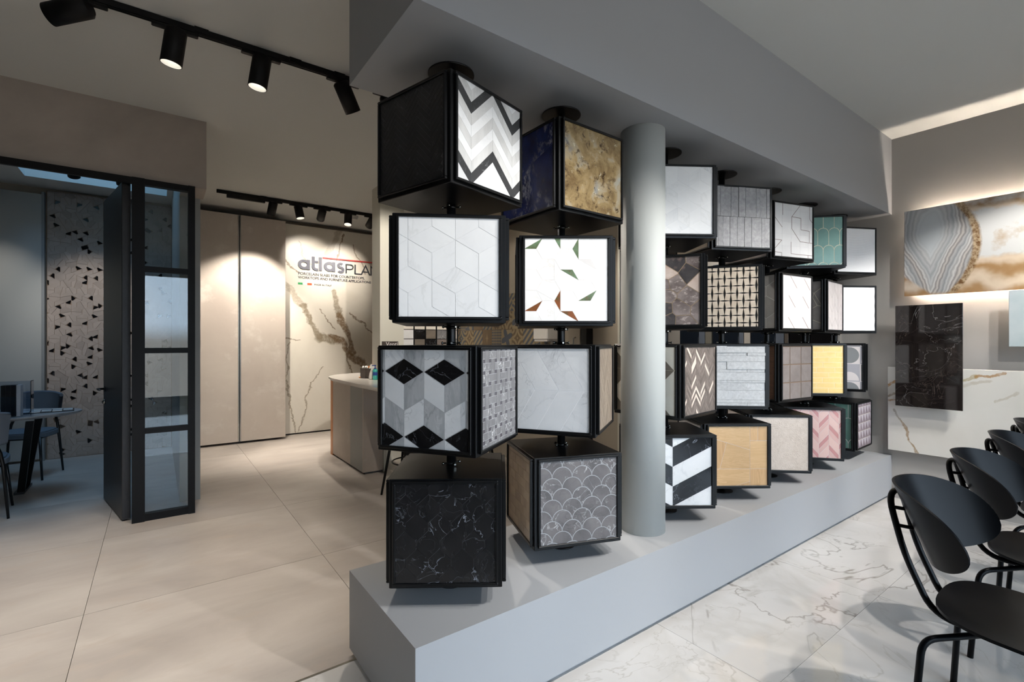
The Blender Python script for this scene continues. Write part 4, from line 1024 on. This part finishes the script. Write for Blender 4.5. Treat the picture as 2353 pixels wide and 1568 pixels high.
tag(obj('display_card', MB().box(0, .20, 0, .006, 0, .26), 'dark_plastic', None, (2.105, 5.413, 1.14)), 'dark display card on the white pillar, mostly behind a cube', 'card')
cd = bpy.data.objects['display_card']; text('Venti', .03, .21, .07, 'letter_white', cd, loc=(.045, -.003, .205))
# patterned tiles
def ornament(name, base, dark, kind):
    t = NT(name); tc = t.n('ShaderNodeTexCoord'); sp = t.n('ShaderNodeSeparateXYZ'); t.l(tc.outputs['Object'], sp.inputs[0])
    u = t.math('MULTIPLY', sp.outputs[0], 1/.1055); v = t.math('MULTIPLY', sp.outputs[1], 1/.1055)      # -1..1
    au, av = t.math('ABSOLUTE', u), t.math('ABSOLUTE', v)
    r = t.math('SQRT', t.math('ADD', t.math('MULTIPLY', u, u), t.math('MULTIPLY', v, v))); th = t.math('ARCTAN2', v, u)
    if kind == 'stripe': f = t.math('SINE', t.math('MULTIPLY', t.math('SUBTRACT', u, v), 7.8))
    elif kind == 'flower': f = t.math('SUBTRACT', t.math('ADD', .55, t.math('MULTIPLY', t.math('SINE', t.math('MULTIPLY', th, 4)), .35)), t.math('ABSOLUTE', t.math('SUBTRACT', r, .25)))
    elif kind == 'lattice': f = t.math('MULTIPLY', t.math('SINE', t.math('MULTIPLY', t.math('ADD', u, v), 9.4)), t.math('SINE', t.math('MULTIPLY', t.math('SUBTRACT', u, v), 9.4)))
    elif kind == 'circles': f = t.math('SINE', t.math('MULTIPLY', t.math('SQRT', t.math('ADD', t.math('POWER', t.math('SUBTRACT', au, 1), 2), t.math('POWER', t.math('SUBTRACT', av, 1), 2))), 12))
    elif kind == 'star': f = t.math('SUBTRACT', .62, t.math('ADD', t.math('SQRT', au), t.math('MULTIPLY', t.math('SQRT', av), .6)))
    else: f = t.math('SUBTRACT', t.math('SINE', t.math('MULTIPLY', au, 6.3)), t.math('COSINE', t.math('MULTIPLY', av, 6.3)))
    col = t.mix(t.rng(f, -.03, .03), lin(base), lin(dark)); return t.fin(col, .5)
ONR = []
for k, (b_, d_, kd) in enumerate([((152,136,106),(84,89,98),'flower'), ((152,136,106),(84,89,98),'stripe'), ((146,130,102),(84,89,98),'lattice'), ((152,136,106),(110,92,70),'circles'), ((114,96,74),(144,126,98),'star'), ((152,136,106),(84,89,98),'circles'), ((146,130,102),(106,88,68),'quatre'), ((84,89,98),(152,136,106),'flower')]):
    ONR.append(f'ornament_{kd}_{k}'); ornament(ONR[-1], b_, d_, kd)
pt = thing('patterned_tiles', 'patch of brown and blue ornamental cement tiles on the far partition', 'tiles', (XK-.003, 0, 0))
obj('grout', MB().box(-.006, 0, 3.745, 5.905, .9, 1.968), 'g_tan', pt)
tmb = MB().box(-.1045, .1045, -.1045, .1045, 0, .006)
for i in range(10):
    for j in range(5):
        o = shared('ornamental_tile', ('orn', (i*3+j*5+(i*j) % 3) % 8), tmb, ONR[(i*3+j*5+(i*j) % 3) % 8], pt)
        o.matrix_local = Matrix.Translation((-.006, 3.75+.108+i*.2145, .905+.1065+j*.2135)) @ Matrix(((0,0,-1),(-1,0,0),(0,1,0))).to_4x4()
bx = thing('wall_heater', 'white water heater box mounted on the patterned tiles', 'heater', (XK-.012, 3.90, 1.42))
obj('case', MB().rbox(-.16, 0, -.115, .115, 0, .27, .008), 'white_plastic', bx); obj('base_strip', MB().box(-.15, -.01, -.105, .105, -.02, 0), 'white_plastic', bx)
obj('hose', MB().tube([(-.06,-.07,-.02),(-.07,-.075,-.10),(-.06,-.06,-.20),(-.03,-.05,-.3)], .012, 8), 'white_plastic', bx)
fr = thing('tall_unit', 'pale tall kitchen unit with upright handle beyond the second pole', 'kitchen unit', (XK-.003, 0, 0))
obj('case', MB().box(-.05, 0, 3.405, 3.70, 0, 2.1), 'panel_grey_light', fr); obj('unit_door', MB().rbox(-.07, -.05, 3.41, 3.695, .02, 2.08, .003), 'wall_tan', fr)
obj('handle', MB().tube([(-.07,3.47,1.30),(-.10,3.47,1.31),(-.10,3.47,1.43),(-.07,3.47,1.44)], .007, 8), 'steel', fr)
tag(obj('dark_post', MB().rbox(XK-.09, XK, 3.305, 3.385, 0, 2.3, .003), 'black_metal'), 'slim black upright post beside the tall kitchen unit', 'post')
plain('reflection_blue', (112,122,138), .12); plain('reflection_greige', (132,130,122), .2); plain('reflection_white', (206,202,196), .2); plain('reflection_taupe', (104,98,92), .2)  # pale strip colours stand in for bands reflected in the dark gloss
SLB = [(1563,1606,'dark_slab','dark blue slab beside the tan wall strip'),(1607,1621,'reflection_blue','narrow blue grey reflection strip'),(1622,1637,'reflection_greige','narrow greige reflection strip'),(1638,1698,'dark_slab','wide dark blue slab'),(1699,1710,'reflection_blue','narrow blue grey reflection strip touching the white one'),(1711,1726,'reflection_white','narrow white reflection strip'),(1727,1782,'dark_slab','dark blue slab right of the white one'),(1783,1803,'reflection_blue','blue grey reflection strip behind the fifth pole'),(1804,1814,'reflection_taupe','narrow taupe reflection strip'),(1815,1861,'dark_slab_black','black slab behind the sixth pole'),(1863,1914,'dark_slab_black','black slab behind the last pole')]
for k, (a, b, m, lb) in enumerate(SLB):
    y0, y1 = on_x(b, 770, XW-.035).y, on_x(a, 770, XW-.035).y; off = .004*(k % 3)
    tag(obj('upright_sample', MB().rbox(XW-.045-off, XW-.018-off, y0+.002, y1-.002, ZP if y0 < YB else 0, 2.3, .002), m), lb + ' upright on the end wall behind the cubes', 'slab', 'upright slabs on the end wall')
track('light_track', 'added unseen ceiling track in the back bay behind the soffit', 3.65, 5.2, 3.0)  # track and its spot are added to light the dark back bay
spot(4.1, 3.0, aim(4.1, 3.0, (5.345, 2.9, 1.4)), 'added unseen spotlight in the back bay facing the upright slabs', 90, 70, .6)

# ---------------------------------------------------------------- slabs hung on the right wall
def agate():
    t = NT('agate'); co = t.coord(False)
    sp = t.n('ShaderNodeSeparateXYZ'); t.l(co, sp.inputs[0]); Y, Z = sp.outputs[1], sp.outputs[2]
    nz = t.noise(co, 2.6, 4, .55); nz2 = t.noise(co, 9, 4, .6)
    # left geode: rings around a centre, V-shaped towards the bottom
    dy = t.math('SUBTRACT', t.math('ADD', Y, t.math('MULTIPLY', nz2, .02)), 1.21); dz = t.math('SUBTRACT', Z, 2.28); up = t.math('MAXIMUM', dz, 0); dn = t.math('MAXIMUM', t.math('MULTIPLY', dz, -1), 0)
    rad = t.math('ADD', t.math('ADD', t.math('SQRT', t.math('ADD', t.math('MULTIPLY', t.math('MULTIPLY', dy, dy), 2.4), t.math('MULTIPLY', t.math('MULTIPLY', up, up), .25))), t.math('MULTIPLY', dn, .62)), t.math('MULTIPLY', nz, .20))
    rg = t.n('ShaderNodeValToRGB'); cr = rg.color_ramp; t.l(t.math('FRACT', t.math('MULTIPLY', rad, 6.4)), rg.inputs[0])
    cols = [(0,(150,152,154)),(.12,(196,197,197)),(.22,(168,166,166)),(.34,(214,213,210)),(.45,(150,144,142)),(.58,(206,200,194)),(.7,(142,138,136)),(.82,(188,186,186)),(1,(150,152,154))]
    while len(cr.elements) > 1: cr.elements.remove(cr.elements[-1])
    for k, (p, c) in enumerate(cols):
        e = cr.elements[0] if k == 0 else cr.elements.new(p); e.position = p; e.color = (*lin(c), 1)
    inner = t.rng(rad, .16, .36); left = t.mix(inner, lin((206,210,212)), rg.outputs[0])
    # right: white quartz patch over orange bands
    band = t.math('SINE', t.math('ADD', t.math('MULTIPLY', Z, 34), t.math('MULTIPLY', nz, 14))); right = t.mix(t.rng(band, -1, 1), lin((176,138,96)), lin((226,206,182)))
    wq = t.math('MULTIPLY', t.rng(t.math('ADD', Z, t.math('MULTIPLY', nz2, .08)), 2.09, 2.12), t.rng(t.math('ADD', Z, t.math('MULTIPLY', nz2, .08)), 2.50, 2.47))
    right = t.mix(wq, right, t.mix(t.rng(t.noise(co, 5, 5, .6), .55, .75), lin((222,221,218)), lin((186,156,116))))
    right = t.mix(t.rng(Z, 2.46, 2.50), right, t.mix(t.rng(nz2, .35, .65), lin((160,124,86)), lin((206,200,192))))
    edge = t.math('ADD', Y, t.math('ADD', t.math('MULTIPLY', t.math('POWER', t.math('ABSOLUTE', t.math('SUBTRACT', Z, 2.2)), 2), -1.0), t.math('MULTIPLY', nz2, .03)))
    seam = t.rng(t.math('ABSOLUTE', t.math('SUBTRACT', edge, .925)), .034, .016)
    col = t.mix(t.rng(edge, .915, .935), right, left); col = t.mix(seam, col, t.mix(t.rng(t.noise(co, 30, 4, .7), .4, .6), lin((120,88,56)), lin((196,172,140))))
    lowl = t.rng(t.math('ADD', t.math('SUBTRACT', Z, 1.80), t.math('MULTIPLY', t.math('MAXIMUM', t.math('SUBTRACT', Y, 1.2), 0), -.9)), .02, -.01); col = t.mix(lowl, col, t.mix(t.rng(band, -1, 1), lin((170,132,92)), lin((216,200,182))))
    return t.fin(col, .12)
agate()
marble('emperador_dark', (22,18,17), (34,29,28), [((140,138,138), 2.2, .004, .6, 1.6), ((92,82,76), 5, .006, .5, 1.3)], 3, .05, rand=False)
mottled('blue_grey_slab', (176,190,194), (206,212,212), 2, 4, .15)
def hung(name, label, y0, y1, z0, z1, off, mat, thick=.014):
    x = XW - off; k = x/XW
    t = thing(name, label, 'slab', (0, 0, 0))
    g = MB().rbox(x, x+thick, y0*k, y1*k, CAM_H+(z0-CAM_H)*k, CAM_H+(z1-CAM_H)*k, .0015); obj('slab', g, mat, t)
    obj('bracket', MB().box(x+thick, XW-.003, (y0+.15*(y1-y0))*k, (y0+.85*(y1-y0))*k, CAM_H+(z1-.2-CAM_H)*k, CAM_H+(z1-.16-CAM_H)*k).box(x+thick, XW-.003, (y0+.15*(y1-y0))*k, (y0+.85*(y1-y0))*k, CAM_H+(z0+.16-CAM_H)*k, CAM_H+(z0+.2-CAM_H)*k), 'black_matte', t)
    return t, x, k
ag, x, k = hung('agate_display', 'backlit grey and gold agate slab high on the right wall', -.35, 1.397, 1.80, 2.55, .075, 'agate')
zt_, zb_ = CAM_H+(2.55-CAM_H)*k, CAM_H+(1.80-CAM_H)*k
for z in (zt_-.10, zb_+.06): obj('led_strip', MB().box(XW-.035, XW-.025, -.25, 1.28, z, z+.012), 'led_warm', ag)
hung('dark_marble_display', 'dark brown black marble slab overlapping the white slab', 1.011, 1.462, .826, 1.718, .13, 'emperador_dark')
hung('white_marble_display', 'wide white marble slab with gold veins low on the right wall', -1.2, 1.517, .422, 1.172, .05, 'white_gold')
hung('pale_stone_display', 'pale blue grey slab at right picture edge below the agate', .25, .744, 1.36, 1.796, .12, 'blue_grey_slab')

# ---------------------------------------------------------------- chairs
def shell_chair():
    t = thing('shell_chair', '', 'chair', (0,0,0), 0, 'black shell chairs in a row')
    FM = math.radians(74); R0 = .250
    def lerp(tab, s):
        for (a, x), (b, y) in zip(tab[:-1], tab[1:]):
            if s <= b: w = (s-a)/(b-a); w = w*w*(3-2*w)*.5 + w*.5; return x + (y-x)*w
        return tab[-1][1]
    def edge(s):
        s = abs(s); w = max(0, 1-s**3.2)**.6; q = min(1, s/.42); q = q*q*(3-2*q)
        return .70 + .167*w, .70 - (.015+.083*q)*max(0, 1-s**4)**.5
    def P(u, v, off=0):
        s = 2*u-1; s = math.copysign(1-(1-abs(s))**1.5, s); a = s*FM; tp, bt = edge(s); z = bt + (tp-bt)*v
        lean = (z-.64)*.42*max(.2, math.cos(a)); R = R0 + off
        return Vector((R*math.sin(a)*(1+.14*(z-.66)/.2), R*math.cos(a)*.94 + lean, z))
    NU, NV = 44, 12; g = MB()
    g.grid(lambda u, v: P(u, v, -.004), NU, NV); g.grid(lambda u, v: P(u, v, .005), NU, NV, flip=True)
    for v in (0, 1):
        vs = []; 
        for i in range(NU+1): vs += [P(i/NU, v, -.004), P(i/NU, v, .005)]
        g.add(vs, [((2*i, 2*i+1, 2*i+3, 2*i+2) if v else (2*i, 2*i+2, 2*i+3, 2*i+1)) for i in range(NU)], 0, True)
    obj('backrest', g, 'chair_black', t)
    # seat: shallow dished shell
    def S(u, v, o=0):
        a = 2*PI*u; ca, sa = math.cos(a), math.sin(a); e = .72
        x = .245*v*math.copysign(abs(ca)**e, ca); y = -.03 + .225*v*math.copysign(abs(sa)**e, sa)
        return (x, y, .452 + .012*v**3 - (.02*max(0, -sa)*v**4) + .012*max(0, sa)*v**3 - o)
    g = MB().grid(lambda u, v: S(u, v), 48, 8); g.grid(lambda u, v: S(u, v, .011), 48, 8, flip=True)
    vs = []
    for i in range(49): vs += [S(i/48, 1), S(i/48, 1, .011)]
    g.add(vs, [(2*i, 2*i+1, 2*i+3, 2*i+2) for i in range(48)], 0, True); obj('seat', g, 'chair_black', t)
    r = .011
    def bend(pts, rad=.05, n=6):
        out = [Vector(pts[0])]
        for i in range(1, len(pts)-1):
            a, b, c = map(Vector, pts[i-1:i+2]); d1 = (a-b); d2 = (c-b); q = min(rad, d1.length*.48, d2.length*.48); p0 = b+d1.normalized()*q; p1 = b+d2.normalized()*q
            for k in range(n+1):
                w = k/n; out.append((1-w)**2*p0 + 2*w*(1-w)*b + w*w*p1)
        return out + [Vector(pts[-1])]
    obj('back_tube', MB().tube(bend([(-.075,-.05,.405),(-.075,.20,.405),(-.075,.285,.60),(-.075,.335,.81),(.075,.335,.81),(.075,.285,.60),(.075,.20,.405),(.075,-.05,.405)], .07), r, 10), 'chair_black', t)
    for z, y in ((.70, .288), (.765, .312)):
        for sx in (-1, 1): obj('bracket', MB().tube([(sx*.075, y+.018, z), (sx*.065, y-.03, z)], .007, 8), 'chair_black', t)
    for sx in (-1, 1):
        for sy in (-1, 1): obj('leg', MB().tube(bend([(sx*.275, sy*.225-.01, 0), (sx*.25, sy*.20-.01, .385), (sx*.03, sy*.03, .405)], .05), r, 10), 'chair_black', t)
    obj('seat_plate', MB().box(-.09, .09, -.09, .09, .405, .436), 'chair_black', t)
    return t
ch0 = shell_chair(); CHX = [2.35, 3.18, 4.01, 4.80]; CHY = .31
for i, x in enumerate(CHX):
    o = ch0 if i == 0 else copy_tree(ch0)
    o.location = (x, CHY, 0); o['label'] = ['black shell chair nearest the camera, with whole backrest showing', 'black shell chair, second in the row from the camera', 'black shell chair, third in the row from the camera', 'black shell chair at the far end, closest to the wall slabs'][i]
